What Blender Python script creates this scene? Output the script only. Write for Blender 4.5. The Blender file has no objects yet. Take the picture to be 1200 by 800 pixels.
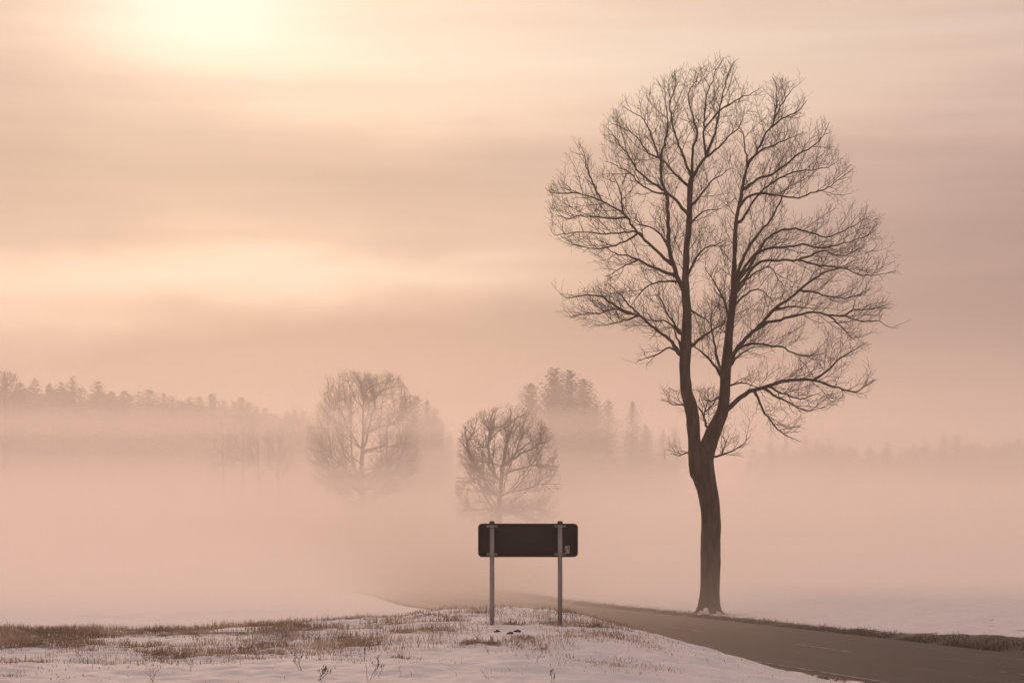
import bpy, math, random
import numpy as np
from mathutils import Vector, Matrix, kdtree

random.seed(7)
RNG = np.random.default_rng(11)
SC = bpy.context.scene
COL = SC.collection
R = math.radians

# ------------------------------------------------------------------ camera
CZ = 4.0                      # camera height above the foot of the big tree
F = 2400.0                    # focal length in photo pixels (photo is 1200 wide)
HY = 590.0                    # photo row of the true horizon
cam_d = bpy.data.cameras.new('camera')
cam = bpy.data.objects.new('camera', cam_d)
COL.objects.link(cam)
cam.location = (0, 0, CZ)
cam.rotation_euler = (R(90), 0, 0)
cam_d.sensor_width = 36.0
cam_d.lens = 36.0 * F / 1200.0
cam_d.shift_y = (HY - 400.0) / 1200.0
cam_d.clip_start = 0.1
cam_d.clip_end = 4000.0
SC.camera = cam

SC.view_settings.view_transform = 'Standard'
SC.view_settings.look = 'None'
SC.view_settings.exposure = 0.0
SC.view_settings.gamma = 1.0
cy = SC.cycles
cy.use_denoising = True
cy.max_bounces = 10
cy.volume_bounces = 6
cy.diffuse_bounces = 3
cy.transparent_max_bounces = 32
cy.use_adaptive_sampling = True
cy.adaptive_threshold = 0.015
cy.sample_clamp_indirect = 6.0


def srgb(r, g, b):
    f = lambda c: (c / 255.0 / 12.92) if c / 255.0 <= 0.04045 else ((c / 255.0 + 0.055) / 1.055) ** 2.4
    return (f(r), f(g), f(b), 1.0)


# ------------------------------------------------------------------ sun and sky
SUN_AZ = math.atan((232 - 600) / F)          # negative: left of the view axis
SUN_EL = math.atan((HY + 34) / F)
sd = Vector((math.sin(SUN_AZ) * math.cos(SUN_EL), math.cos(SUN_AZ) * math.cos(SUN_EL), math.sin(SUN_EL)))
sun_d = bpy.data.lights.new('sun', 'SUN')
sun_d.energy = 0.95
sun_d.angle = R(12)
sun_d.color = (1.0, 0.61, 0.40)
sun = bpy.data.objects.new('sun', sun_d)
COL.objects.link(sun)
sun.rotation_euler = (-sd).to_track_quat('-Z', 'Y').to_euler()

world = bpy.data.worlds.new('World')
SC.world = world
world.use_nodes = True
nt = world.node_tree
nt.nodes.clear()


def N(tree, kind, **kw):
    n = tree.nodes.new(kind)
    for k, v in kw.items():
        setattr(n, k, v)
    return n


def math_n(tree, op, a, b=None, c=None):
    n = N(tree, 'ShaderNodeMath', operation=op)
    for i, v in enumerate((a, b, c)):
        if v is None:
            continue
        if isinstance(v, (int, float)):
            n.inputs[i].default_value = v
        else:
            tree.links.new(v, n.inputs[i])
    return n.outputs[0]


def build_world():
    L = nt.links
    M = lambda op, a, b=None, c=None: math_n(nt, op, a, b, c)
    tc = N(nt, 'ShaderNodeTexCoord')
    nrm = N(nt, 'ShaderNodeVectorMath', operation='NORMALIZE')
    L.new(tc.outputs['Generated'], nrm.inputs[0])
    sp = N(nt, 'ShaderNodeSeparateXYZ')
    L.new(nrm.outputs[0], sp.inputs[0])
    u = M('ARCTAN2', sp.outputs[0], sp.outputs[1])            # azimuth, 0 ahead
    v = M('ARCSINE', sp.outputs[2])                           # elevation
    # warp the cloud layers a little so that no band is ruler straight
    def noise(su, sv, off, detail=3.0, rough=0.5):
        cb = N(nt, 'ShaderNodeCombineXYZ')
        L.new(M('MULTIPLY', u, su), cb.inputs[0])
        L.new(M('MULTIPLY', v, sv), cb.inputs[1])
        cb.inputs[2].default_value = off
        n = N(nt, 'ShaderNodeTexNoise')
        n.inputs['Scale'].default_value = 1.0
        n.inputs['Detail'].default_value = detail
        n.inputs['Roughness'].default_value = rough
        L.new(cb.outputs[0], n.inputs['Vector'])
        return M('SUBTRACT', n.outputs['Fac'], 0.5)
    warp = noise(9.0, 22.0, 3.1, 3.0)
    v2 = M('ADD', v, M('MULTIPLY', warp, 0.045))
    v2 = M('SUBTRACT', v2, M('MULTIPLY', u, 0.035))           # layers tilt up to the right
    uw = M('ADD', u, M('MULTIPLY', noise(6.0, 14.0, 8.2, 2.0), 0.16))

    def blob(px, py, sx, sy, amp):
        cu, cv = (px - 600) / F, (HY - py) / F - (px - 600) / F * 0.035
        a = M('MULTIPLY', M('SUBTRACT', uw, cu), F / sx)
        b = M('MULTIPLY', M('SUBTRACT', v2, cv), F / sy)
        q = M('ADD', M('MULTIPLY', a, a), M('MULTIPLY', b, b))
        return M('MULTIPLY', M('EXPONENT', M('MULTIPLY', q, -0.5)), amp)

    def glow(sig, amp):                                       # by angle from the sun, wider than tall
        a = M('MULTIPLY', M('SUBTRACT', u, SUN_AZ), 0.62)
        b = M('SUBTRACT', v, SUN_EL)
        q = M('ADD', M('MULTIPLY', a, a), M('MULTIPLY', b, b))
        return M('MULTIPLY', M('EXPONENT', M('MULTIPLY', q, -0.5 / (sig * sig))), amp)

    b = None
    for t in BLOBS:
        x = blob(*t)
        b = x if b is None else M('ADD', b, x)
    b = M('ADD', b, M('MULTIPLY', noise(3.5, 46.0, 0.7, 5.0, 0.55), 0.42))
    b = M('ADD', b, M('MULTIPLY', noise(7.0, 120.0, 5.7, 5.0, 0.55), 0.20))
    b = M('ADD', b, glow(0.30, 0.09))
    b = M('ADD', b, glow(0.10, 0.20))
    b = M('ADD', b, 0.265)
    ramp = N(nt, 'ShaderNodeValToRGB')
    cr = ramp.color_ramp
    cr.interpolation = 'LINEAR'
    stops = [(0.0, (158, 131, 131)), (0.22, (184, 154, 150)), (0.42, (208, 176, 165)),
             (0.62, (232, 202, 186)), (0.80, (240, 218, 201)), (1.0, (246, 238, 221))]
    while len(cr.elements) < len(stops):
        cr.elements.new(0.5)
    for e, (p, c) in zip(cr.elements, stops):
        e.position = p
        e.color = srgb(*c)
    L.new(b, ramp.inputs[0])
    # the veiled sun itself: a soft bright patch behind the cloud
    core = M('ADD', glow(0.026, 0.50), glow(0.07, 0.07))
    cc = N(nt, 'ShaderNodeVectorMath', operation='SCALE')
    cc.inputs[0].default_value = (0.85, 0.90, 0.88)
    L.new(core, cc.inputs['Scale'])
    add = N(nt, 'ShaderNodeVectorMath', operation='ADD')
    # overhead the cloud is greyer and a little mauve
    hi = N(nt, 'ShaderNodeMapRange', interpolation_type='SMOOTHSTEP')
    hi.inputs[1].default_value = 0.22
    hi.inputs[2].default_value = 0.85
    L.new(v, hi.inputs[0])
    hm = N(nt, 'ShaderNodeMix', data_type='RGBA')
    L.new(hi.outputs[0], hm.inputs[0])
    L.new(ramp.outputs[0], hm.inputs[6])
    hm.inputs[7].default_value = (0.68, 0.52, 0.48, 1)
    L.new(hm.outputs[2], add.inputs[0])
    L.new(cc.outputs[0], add.inputs[1])
    # clear sky above and between the cloud layers
    sky = N(nt, 'ShaderNodeTexSky', sky_type='NISHITA')
    sky.sun_disc = False
    sky.sun_elevation = SUN_EL
    sky.sun_rotation = SUN_AZ
    sky.air_density = 1.2
    sky.dust_density = 4.0
    bg1 = N(nt, 'ShaderNodeBackground')
    bg1.inputs['Strength'].default_value = 0.10
    L.new(sky.outputs[0], bg1.inputs['Color'])
    bg2 = N(nt, 'ShaderNodeBackground')
    bg2.inputs['Strength'].default_value = SKY_GAIN
    L.new(add.outputs[0], bg2.inputs['Color'])
    mix = N(nt, 'ShaderNodeMixShader')
    # cloud cover thins slowly towards the zenith
    cover = N(nt, 'ShaderNodeMapRange')
    cover.inputs[1].default_value = 0.25
    cover.inputs[2].default_value = 1.3
    cover.inputs[3].default_value = 0.95
    cover.inputs[4].default_value = 0.75
    L.new(v, cover.inputs[0])
    L.new(cover.outputs[0], mix.inputs[0])
    L.new(bg1.outputs[0], mix.inputs[1])
    L.new(bg2.outputs[0], mix.inputs[2])
    out = N(nt, 'ShaderNodeOutputWorld')
    L.new(mix.outputs[0], out.inputs[0])


SKY_GAIN = 0.84
# cloud layers in view: (photo x, photo y, half width, half height, brighter/darker)
BLOBS = [(100, 190, 320, 46, -0.36), (430, 225, 320, 34, -0.22), (90, 340, 330, 25, 0.36),
         (400, 325, 220, 20, 0.16), (430, 412, 380, 28, -0.44), (60, 395, 170, 24, 0.12), (1190, 300, 220, 62, -0.28), (1120, 440, 320, 60, -0.20),
         (760, 70, 330, 70, 0.16), (460, 110, 260, 44, 0.16), (150, 122, 200, 16, -0.07), (520, 95, 200, 10, -0.06), (620, 290, 260, 24, -0.08), (40, 60, 110, 90, -0.20), (620, 445, 700, 54, -0.18), (1080, 60, 330, 90, 0.20), (700, 190, 260, 30, 0.06)]
build_world()


# ------------------------------------------------------------------ small helpers
def tag(o, label=None, cat=None, group=None, kind=None):
    if label: o['label'] = label
    if cat: o['category'] = cat
    if group: o['group'] = group
    if kind: o['kind'] = kind
    return o


def empty(name, loc, label, cat, group=None):
    o = bpy.data.objects.new(name, None)
    o.empty_display_size = 0.3
    COL.objects.link(o)
    o.location = loc
    return tag(o, label, cat, group)


def mesh_np(name, V, faces, mat, smooth=True):
    """V (n,3); faces: list of (m,k) int arrays, k 3 or 4."""
    me = bpy.data.meshes.new(name)
    V = np.asarray(V, dtype=np.float32)
    faces = [np.asarray(f, dtype=np.int32) for f in faces if len(f)]
    nl = sum(f.size for f in faces)
    nf = sum(len(f) for f in faces)
    me.vertices.add(len(V))
    me.vertices.foreach_set('co', V.ravel())
    me.loops.add(nl)
    me.loops.foreach_set('vertex_index', np.concatenate([f.ravel() for f in faces]))
    me.polygons.add(nf)
    tot = np.concatenate([np.full(len(f), f.shape[1], dtype=np.int32) for f in faces])
    st = np.concatenate([[0], np.cumsum(tot)[:-1]]).astype(np.int32)
    me.polygons.foreach_set('loop_start', st)
    if smooth:
        me.polygons.foreach_set('use_smooth', np.ones(nf, dtype=bool))
    me.update(calc_edges=True)
    me.validate()
    if mat:
        me.materials.append(mat)
    return me


def obj(name, me, parent=None, loc=None):
    o = bpy.data.objects.new(name, me)
    COL.objects.link(o)
    if parent is not None:
        o.parent = parent
    if loc is not None:
        o.location = loc
    return o


class MB:
    """Collects boxes, tubes and loose faces for one mesh."""
    def __init__(s):
        s.v, s.t, s.q, s.n = [], [], [], 0

    def raw(s, V, tris=None, quads=None):
        V = np.asarray(V, dtype=float).reshape(-1, 3)
        if tris is not None and len(tris): s.t.append(np.asarray(tris) + s.n)
        if quads is not None and len(quads): s.q.append(np.asarray(quads) + s.n)
        s.v.append(V)
        s.n += len(V)

    def tube(s, P, rad, k=6, cap=True, wob=0.0):
        P = np.asarray(P, dtype=float)
        rad = np.asarray(rad, dtype=float)
        n = len(P)
        T = np.empty_like(P)
        T[1:-1] = P[2:] - P[:-2]
        T[0] = P[1] - P[0]
        T[-1] = P[-1] - P[-2]
        T /= np.maximum(np.linalg.norm(T, axis=1), 1e-9)[:, None]
        a = np.array([1.0, 0, 0]) if abs(T[0][0]) < 0.8 else np.array([0, 1.0, 0])
        u = a - T[0] * a.dot(T[0])
        u /= np.linalg.norm(u)
        ang = np.arange(k) * 2 * math.pi / k
        ca, sa = np.cos(ang)[:, None], np.sin(ang)[:, None]
        V = np.empty((n, k, 3))
        for i in range(n):
            u = u - T[i] * u.dot(T[i])
            u /= max(np.linalg.norm(u), 1e-9)
            w = np.cross(T[i], u)
            rr = rad[i]
            if wob:
                rr = rad[i] * (1 + wob * RNG.standard_normal((k, 1)))
            V[i] = P[i] + rr * (ca * u + sa * w)
        i = np.arange(n - 1)[:, None] * k
        j = np.arange(k)[None, :]
        jn = (j + 1) % k
        q = np.stack([i + j, i + jn, i + k + jn, i + k + j], axis=-1).reshape(-1, 4)
        base = s.n
        s.raw(V.reshape(-1, 3), None, q)
        if cap:
            if k == 4 or k == 3:
                f0 = np.array([list(range(k))[::-1]]) + base
                f1 = np.array([[(n - 1) * k + x for x in range(k)]]) + base
                (s.q if k == 4 else s.t).append(f0)
                (s.q if k == 4 else s.t).append(f1)
            else:
                s.v.append(P[[0, -1]])
                c0, c1 = s.n, s.n + 1
                s.n += 2
                x = np.arange(k)
                s.t.append(np.stack([np.full(k, c0), base + (x + 1) % k, base + x], axis=1))
                o = base + (n - 1) * k
                s.t.append(np.stack([np.full(k, c1), o + x, o + (x + 1) % k], axis=1))

    def box(s, c, d):
        x, y, z = c
        a, b, h = d[0] / 2, d[1] / 2, d[2] / 2
        V = [(x + i * a, y + j * b, z + k * h) for i in (-1, 1) for j in (-1, 1) for k in (-1, 1)]
        s.raw(V, None, [(0, 1, 3, 2), (4, 6, 7, 5), (0, 4, 5, 1), (2, 3, 7, 6), (0, 2, 6, 4), (1, 5, 7, 3)])

    def mesh(s, name, mat, smooth=True):
        f = []
        if s.q: f.append(np.concatenate(s.q))
        if s.t: f.append(np.concatenate(s.t))
        return mesh_np(name, np.concatenate(s.v), f, mat, smooth)


def fade(t): return t * t * t * (t * (t * 6 - 15) + 10)


_PERM = RNG.permutation(1 << 16)


def vnoise(x, y, seed=0):
    """Value noise in [-1, 1] on numpy arrays."""
    xi, yi = np.floor(x).astype(np.int64), np.floor(y).astype(np.int64)
    fx, fy = fade(x - xi), fade(y - yi)
    def h(a, b):
        return _PERM[(a * 73856093 ^ b * 19349663 ^ (seed * 83492791)) & 0xffff] / 32767.5 - 1.0
    n00, n10, n01, n11 = h(xi, yi), h(xi + 1, yi), h(xi, yi + 1), h(xi + 1, yi + 1)
    return (n00 * (1 - fx) + n10 * fx) * (1 - fy) + (n01 * (1 - fx) + n11 * fx) * fy


def fbm(x, y, octv=4, seed=0):
    s, a = 0.0, 1.0
    for i in range(octv):
        s = s + a * vnoise(x * 2 ** i, y * 2 ** i, seed + i)
        a *= 0.5
    return s / 1.9


def sstep(a, b, x):
    t = np.clip((x - a) / (b - a), 0, 1)
    return t * t * (3 - 2 * t)


def principled(name, base, rough=0.8, spec=0.3):
    m = bpy.data.materials.new(name)
    m.use_nodes = True
    p = m.node_tree.nodes['Principled BSDF']
    p.inputs['Base Color'].default_value = base if len(base) == 4 else (*base, 1)
    p.inputs['Roughness'].default_value = rough
    p.inputs['Specular IOR Level'].default_value = spec
    return m, p


def noise_color(m, p, c1, c2, scale, detail=4, lo=0.35, hi=0.65, stretch=(1, 1, 1), bump=0.0, bump_scale=None, dist=0.02):
    t = m.node_tree
    tc = N(t, 'ShaderNodeTexCoord')
    mp = N(t, 'ShaderNodeMapping')
    mp.inputs['Scale'].default_value = stretch
    t.links.new(tc.outputs['Object'], mp.inputs['Vector'])
    n = N(t, 'ShaderNodeTexNoise')
    n.inputs['Scale'].default_value = scale
    n.inputs['Detail'].default_value = detail
    t.links.new(mp.outputs[0], n.inputs['Vector'])
    r = N(t, 'ShaderNodeValToRGB')
    r.color_ramp.elements[0].position, r.color_ramp.elements[1].position = lo, hi
    r.color_ramp.elements[0].color = (*c1[:3], 1)
    r.color_ramp.elements[1].color = (*c2[:3], 1)
    t.links.new(n.outputs['Fac'], r.inputs[0])
    t.links.new(r.outputs[0], p.inputs['Base Color'])
    if bump:
        n2 = N(t, 'ShaderNodeTexNoise')
        n2.inputs['Scale'].default_value = bump_scale or scale
        n2.inputs['Detail'].default_value = 5
        t.links.new(mp.outputs[0], n2.inputs['Vector'])
        b = N(t, 'ShaderNodeBump')
        b.inputs['Strength'].default_value = bump
        b.inputs['Distance'].default_value = dist
        t.links.new(n2.outputs['Fac'], b.inputs['Height'])
        t.links.new(b.outputs[0], p.inputs['Normal'])
    return r


def at(px, py, d):
    """World point seen at photo pixel (px, py) at distance d."""
    return np.array([(px - 600) / F * d, d, CZ + (HY - py) / F * d])


# ------------------------------------------------------------------ the road's line
CL = np.array([(22.6, -8), (18.2, 8), (14.4, 21), (11.0, 33), (8.5, 43.5), (6.85, 52), (5.2, 60), (3.3, 69), (1.5, 77), (-0.8, 87),
               (-3.6, 106), (-7.4, 127), (-14, 152), (-26, 178), (-46, 205), (-80, 232), (-130, 255), (-200, 275)], dtype=float)


def catmull(P, step):
    P = np.asarray(P, float)
    Q = np.vstack([2 * P[0] - P[1], P, 2 * P[-1] - P[-2]])
    out = []
    for i in range(1, len(Q) - 2):
        n = max(2, int(np.linalg.norm(Q[i + 1] - Q[i]) / step))
        t = np.linspace(0, 1, n, endpoint=False)[:, None]
        a, b, c, d = Q[i - 1], Q[i], Q[i + 1], Q[i + 2]
        out.append(0.5 * ((2 * b) + (-a + c) * t + (2 * a - 5 * b + 4 * c - d) * t ** 2 + (-a + 3 * b - 3 * c + d) * t ** 3))
    out.append(P[-1:])
    return np.vstack(out)


RC = catmull(CL, 0.8)
RT = np.gradient(RC, axis=0)
RT /= np.linalg.norm(RT, axis=1)[:, None]
RN = np.stack([RT[:, 1], -RT[:, 0]], axis=1)          # to the right of travel (far side of the road)
RS = np.concatenate([[0], np.cumsum(np.linalg.norm(np.diff(RC, axis=0), axis=1))])
RW = 3.65                                               # half width


def plain(y):
    """Height of the valley floor by distance."""
    z = CZ - (2.42 + 0.0220 * np.clip(y, -60, 135))
    z = z + 5.5 * sstep(150, 380, y) + 6.0 * sstep(330, 640, y)
    return z


_rkd = kdtree.KDTree(len(RC))
for _i, _p in enumerate(RC):
    _rkd.insert((_p[0], _p[1], 0), _i)
_rkd.balance()


def road_sd(x, y):
    """Signed distance from the centre line (+ = right/far side), numpy."""
    x, y = np.asarray(x, float), np.asarray(y, float)
    out = np.empty(x.size)
    xf, yf = x.ravel(), y.ravel()
    C = 20000
    sub = RC[::2]
    sn = RN[::2]
    for i in range(0, xf.size, C):
        dx = xf[i:i + C, None] - sub[None, :, 0]
        dy = yf[i:i + C, None] - sub[None, :, 1]
        d2 = dx * dx + dy * dy
        j = d2.argmin(1)
        r = np.arange(len(j))
        out[i:i + C] = dx[r, j] * sn[j, 0] + dy[r, j] * sn[j, 1]
        far = np.sqrt(d2[r, j])
        out[i:i + C] = np.sign(out[i:i + C]) * np.maximum(np.abs(out[i:i + C]), np.where(far > 8, far, 0))
    return out.reshape(x.shape)


def ground_z(x, y, sdv=None, detail=True):
    x, y = np.asarray(x, float), np.asarray(y, float)
    sdv = road_sd(x, y) if sdv is None else sdv
    z = plain(y)
    left = sdv < 0
    off = np.abs(sdv) - RW + np.where(left, 0.22 * fbm(x / 0.8, y / 0.8, 3, 19) + 0.10 * vnoise(x / 3.1, y / 3.1, 23) + 0.10, 0.0)
    # near bank: the snowy rise the sign stands on
    near_sign = np.exp(-((x + 0.2) / 3.4) ** 2)
    zb = CZ - 2.21 + 0.21 * near_sign * sstep(27, 35, y) + 0.04 * fbm(x / 5.0, y / 5.0, 3, 40)
    edge = 33.6 + 4.0 * near_sign + 0.9 * vnoise(x / 4.0, y * 0, 9)
    fb = sstep(0.1, 5.4 + 0.5 * np.clip(34 - y, 0, 14), -sdv - RW) * (1 - sstep(edge, edge + 15, y))
    z = np.where(left, z * (1 - fb) + zb * fb, z)
    # far verge: a low earth bank, higher towards the right end
    hv = 0.09 + 0.48 * sstep(10, 15, x) * (y < 75)
    vr = np.exp(-((off - 1.0 - 0.7 * hv) / (0.5 + 0.9 * hv)) ** 2) * hv
    vr = vr * (0.85 + 0.28 * fbm(x / 0.8, y / 0.8, 3, 70))
    fr = 0.50 * sstep(1.0, 6.0, off) * sstep(7, 13, x) * (1 - sstep(110, 330, y))
    z = np.where(~left, z + (vr + fr) * sstep(0.05, 0.6, off), z)
    if detail:
        amp = sstep(0.1, 1.2, off)
        z = z + amp * (0.06 * fbm(x / 9.0, y / 14.0, 3, 5) * sstep(40, 90, y)
                       + 0.075 * fbm(x / 1.5, y / 0.8, 4, 15) + 0.045 * np.abs(fbm(x / 0.6, y / 0.4, 3, 17)) + 0.010 * vnoise(x / 0.16, y / 0.13, 22))
        clod = np.clip(fbm(x / 0.45, y / 0.45, 3, 31), 0, 1)
        z = z + amp * 0.07 * clod * (~left) * sstep(8, 14, x) * (off < 12)
    z = np.where(off < 0.1, np.minimum(z, plain(y) - 0.04), np.where(left & (off < 0.5), np.maximum(z, plain(y) + 0.035 + 0.02 * sstep(0.1, 0.3, off)), z))
    return z


def gz(x, y):
    return float(ground_z(np.array([x]), np.array([y]))[0])


# ------------------------------------------------------------------ materials
def snow_ground_mat():
    m, p = principled('snow_ground', (0.8, 0.8, 0.82), 0.75, 0.25)
    t = m.node_tree
    L = t.links
    geo = N(t, 'ShaderNodeNewGeometry')
    at_ = N(t, 'ShaderNodeAttribute', attribute_name='earth')
    n1 = N(t, 'ShaderNodeTexNoise')
    n1.inputs['Scale'].default_value = 2.2
    n1.inputs['Detail'].default_value = 8
    n1.inputs['Roughness'].default_value = 0.7
    L.new(geo.outputs['Position'], n1.inputs['Vector'])
    f = math_n(t, 'ADD', at_.outputs['Fac'], math_n(t, 'MULTIPLY', math_n(t, 'SUBTRACT', n1.outputs['Fac'], 0.5), 1.5))
    mr = N(t, 'ShaderNodeMapRange', interpolation_type='SMOOTHSTEP')
    mr.inputs[1].default_value = 0.42
    mr.inputs[2].default_value = 0.72
    L.new(f, mr.inputs[0])
    n2 = N(t, 'ShaderNodeTexNoise')
    n2.inputs['Scale'].default_value = 7.0
    n2.inputs['Detail'].default_value = 6
    L.new(geo.outputs['Position'], n2.inputs['Vector'])
    er = N(t, 'ShaderNodeValToRGB')
    er.color_ramp.elements[0].position, er.color_ramp.elements[1].position = 0.35, 0.68
    er.color_ramp.elements[0].color = (0.075, 0.050, 0.035, 1)
    er.color_ramp.elements[1].color = (0.26, 0.175, 0.12, 1)
    L.new(n2.outputs['Fac'], er.inputs[0])
    sr = N(t, 'ShaderNodeValToRGB')
    sr.color_ramp.elements[0].color = (0.74, 0.72, 0.73, 1)
    sr.color_ramp.elements[1].color = (0.86, 0.85, 0.87, 1)
    L.new(n1.outputs['Fac'], sr.inputs[0])
    mx = N(t, 'ShaderNodeMix', data_type='RGBA')
    L.new(mr.outputs[0], mx.inputs[0])
    L.new(sr.outputs[0], mx.inputs[6])
    so = N(t, 'ShaderNodeAttribute', attribute_name='soil')
    sm = N(t, 'ShaderNodeMix', data_type='RGBA')
    sr2 = N(t, 'ShaderNodeValToRGB')
    sr2.color_ramp.elements[0].position, sr2.color_ramp.elements[1].position = 0.35, 0.70
    sr2.color_ramp.elements[0].color = (0.022, 0.014, 0.010, 1)
    sr2.color_ramp.elements[1].color = (0.085, 0.055, 0.038, 1)
    L.new(n2.outputs['Fac'], sr2.inputs[0])
    L.new(so.outputs['Fac'], sm.inputs[0])
    L.new(er.outputs[0], sm.inputs[6])
    L.new(sr2.outputs[0], sm.inputs[7])
    L.new(sm.outputs[2], mx.inputs[7])
    L.new(mx.outputs[2], p.inputs['Base Color'])
    bn = N(t, 'ShaderNodeBump')
    bn.inputs['Strength'].default_value = 0.6
    bn.inputs['Distance'].default_value = 0.04
    n3 = N(t, 'ShaderNodeTexNoise')
    n3.inputs['Scale'].default_value = 5.0
    n3.inputs['Detail'].default_value = 9
    n3.inputs['Roughness'].default_value = 0.65
    L.new(geo.outputs['Position'], n3.inputs['Vector'])
    L.new(n3.outputs['Fac'], bn.inputs['Height'])
    L.new(bn.outputs[0], p.inputs['Normal'])
    return m


def road_mat():
    m, p = principled('asphalt', (0.05, 0.047, 0.045), 0.6, 0.22)
    t = m.node_tree
    L = t.links
    uv = N(t, 'ShaderNodeAttribute', attribute_name='lane')
    sp = N(t, 'ShaderNodeSeparateXYZ')
    L.new(uv.outputs['Vector'], sp.inputs[0])
    # worn wheel tracks and tar streaks along the lanes
    cb = N(t, 'ShaderNodeCombineXYZ')
    L.new(math_n(t, 'MULTIPLY', sp.outputs[0], 1.6), cb.inputs[0])
    L.new(math_n(t, 'MULTIPLY', sp.outputs[1], 0.05), cb.inputs[1])
    n = N(t, 'ShaderNodeTexNoise')
    n.inputs['Scale'].default_value = 1.0
    n.inputs['Detail'].default_value = 6
    L.new(cb.outputs[0], n.inputs['Vector'])
    g = N(t, 'ShaderNodeTexNoise')
    g.inputs['Scale'].default_value = 14.0
    g.inputs['Detail'].default_value = 4
    L.new(uv.outputs['Vector'], g.inputs['Vector'])
    f = math_n(t, 'ADD', n.outputs['Fac'], math_n(t, 'MULTIPLY', math_n(t, 'SUBTRACT', g.outputs['Fac'], 0.5), 1.1))
    # two polished wheel tracks in each lane
    ax = math_n(t, 'ABSOLUTE', sp.outputs[0])
    tr = math_n(t, 'ABSOLUTE', math_n(t, 'SUBTRACT', math_n(t, 'ABSOLUTE', math_n(t, 'SUBTRACT', ax, 1.8)), 0.80))
    tk = N(t, 'ShaderNodeMapRange', interpolation_type='SMOOTHSTEP')
    tk.inputs[1].default_value, tk.inputs[2].default_value = 0.05, 0.42
    tk.inputs[3].default_value, tk.inputs[4].default_value = 1.0, 0.0
    L.new(tr, tk.inputs[0])
    f = math_n(t, 'SUBTRACT', f, math_n(t, 'MULTIPLY', tk.outputs[0], 0.22))
    r = N(t, 'ShaderNodeValToRGB')
    r.color_ramp.elements[0].position, r.color_ramp.elements[1].position = 0.3, 0.75
    r.color_ramp.elements[0].color = (0.017, 0.0112, 0.0090, 1)
    r.color_ramp.elements[1].color = (0.064, 0.044, 0.034, 1)
    L.new(f, r.inputs[0])
    L.new(r.outputs[0], p.inputs['Base Color'])
    rr = N(t, 'ShaderNodeMapRange')
    rr.inputs[3].default_value, rr.inputs[4].default_value = 0.52, 0.88
    L.new(f, rr.inputs[0])
    L.new(rr.outputs[0], p.inputs['Roughness'])
    b = N(t, 'ShaderNodeBump')
    b.inputs['Strength'].default_value = 0.5
    b.inputs['Distance'].default_value = 0.01
    L.new(g.outputs['Fac'], b.inputs['Height'])
    L.new(b.outputs[0], p.inputs['Normal'])
    return m


def bark_mat(name, c1, c2, scale=3.0, bump=0.8):
    m, p = principled(name, c1, 0.9, 0.15)
    noise_color(m, p, c1, c2, scale, 8, 0.3, 0.72, (1, 1, 0.22), bump, 9.0, 0.06)
    return m


M_SNOW = snow_ground_mat()
M_ROAD = road_mat()
M_BARK = bark_mat('bark', (0.016, 0.010, 0.007), (0.105, 0.066, 0.046), 6.0, 1.0)
M_TWIG = bark_mat('twig_bark', (0.028, 0.018, 0.013), (0.050, 0.033, 0.024), 2.0, 0.0)
M_FARBARK = bark_mat('far_bark', (0.030, 0.022, 0.016), (0.055, 0.040, 0.030), 1.0, 0.0)
M_FARTWIG = bark_mat('far_twigs', (0.045, 0.034, 0.026), (0.085, 0.066, 0.052), 0.8, 0.0)  # crown wood of the far trees, a paler brown than their trunks


def needle_mat():
    m, p = principled('needles', (0.03, 0.04, 0.025), 0.85, 0.15)
    noise_color(m, p, (0.026, 0.033, 0.020), (0.062, 0.066, 0.042), 0.6, 4, 0.35, 0.7)
    return m


M_NEEDLE = needle_mat()
M_GRASS, _p = principled('dry_grass', (0.16, 0.11, 0.07), 0.9, 0.1)
noise_color(M_GRASS, _p, (0.21, 0.155, 0.112), (0.54, 0.41, 0.305), 1.4, 5, 0.35, 0.68)
_t = M_GRASS.node_tree
_tr = N(_t, 'ShaderNodeBsdfTranslucent')
_mx = N(_t, 'ShaderNodeMixShader')
_mx.inputs[0].default_value = 0.5
_t.links.new(_t.nodes['Principled BSDF'].inputs['Base Color'].links[0].from_socket, _tr.inputs['Color'])
_t.links.new(_t.nodes['Principled BSDF'].outputs[0], _mx.inputs[1])
_t.links.new(_tr.outputs[0], _mx.inputs[2])
_t.links.new(_mx.outputs[0], _t.nodes['Material Output'].inputs['Surface'])
M_VERGE, _p = principled('verge_grass', (0.1, 0.07, 0.045), 0.9, 0.1)
noise_color(M_VERGE, _p, (0.045, 0.029, 0.020), (0.15, 0.098, 0.064), 1.6, 6, 0.35, 0.7)
M_STALK, _p = principled('dead_stalk', (0.085, 0.057, 0.040), 0.9, 0.1)
M_PAINT, _p = principled('road_paint', (0.62, 0.62, 0.60), 0.85, 0.1)
noise_color(M_PAINT, _p, (0.06, 0.05, 0.045), (0.36, 0.34, 0.32), 3.0, 8, 0.36, 0.64)
M_SIGN, _p = principled('sign_back', (0.022, 0.017, 0.016), 0.7, 0.25)
noise_color(M_SIGN, _p, (0.018, 0.014, 0.013), (0.027, 0.021, 0.019), 2.2, 6, 0.3, 0.7)
M_RIM, _p = principled('sign_rim', (0.13, 0.10, 0.09), 0.5, 0.4)
M_STEEL, _p = principled('galvanised_steel', (0.30, 0.28, 0.27), 0.55, 0.4)
_p.inputs['Metallic'].default_value = 0.35
noise_color(M_STEEL, _p, (0.22, 0.20, 0.195), (0.36, 0.335, 0.32), 9.0, 6, 0.35, 0.65, (1, 1, 0.3))
M_CAP, _p = principled('post_cap', (0.05, 0.045, 0.042), 0.6, 0.3)
M_LABEL, _p = principled('sticker_paper', (0.42, 0.40, 0.38), 0.6, 0.3)
M_LABEL2, _p = principled('sticker_red', (0.40, 0.09, 0.04), 0.6, 0.3)
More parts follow.
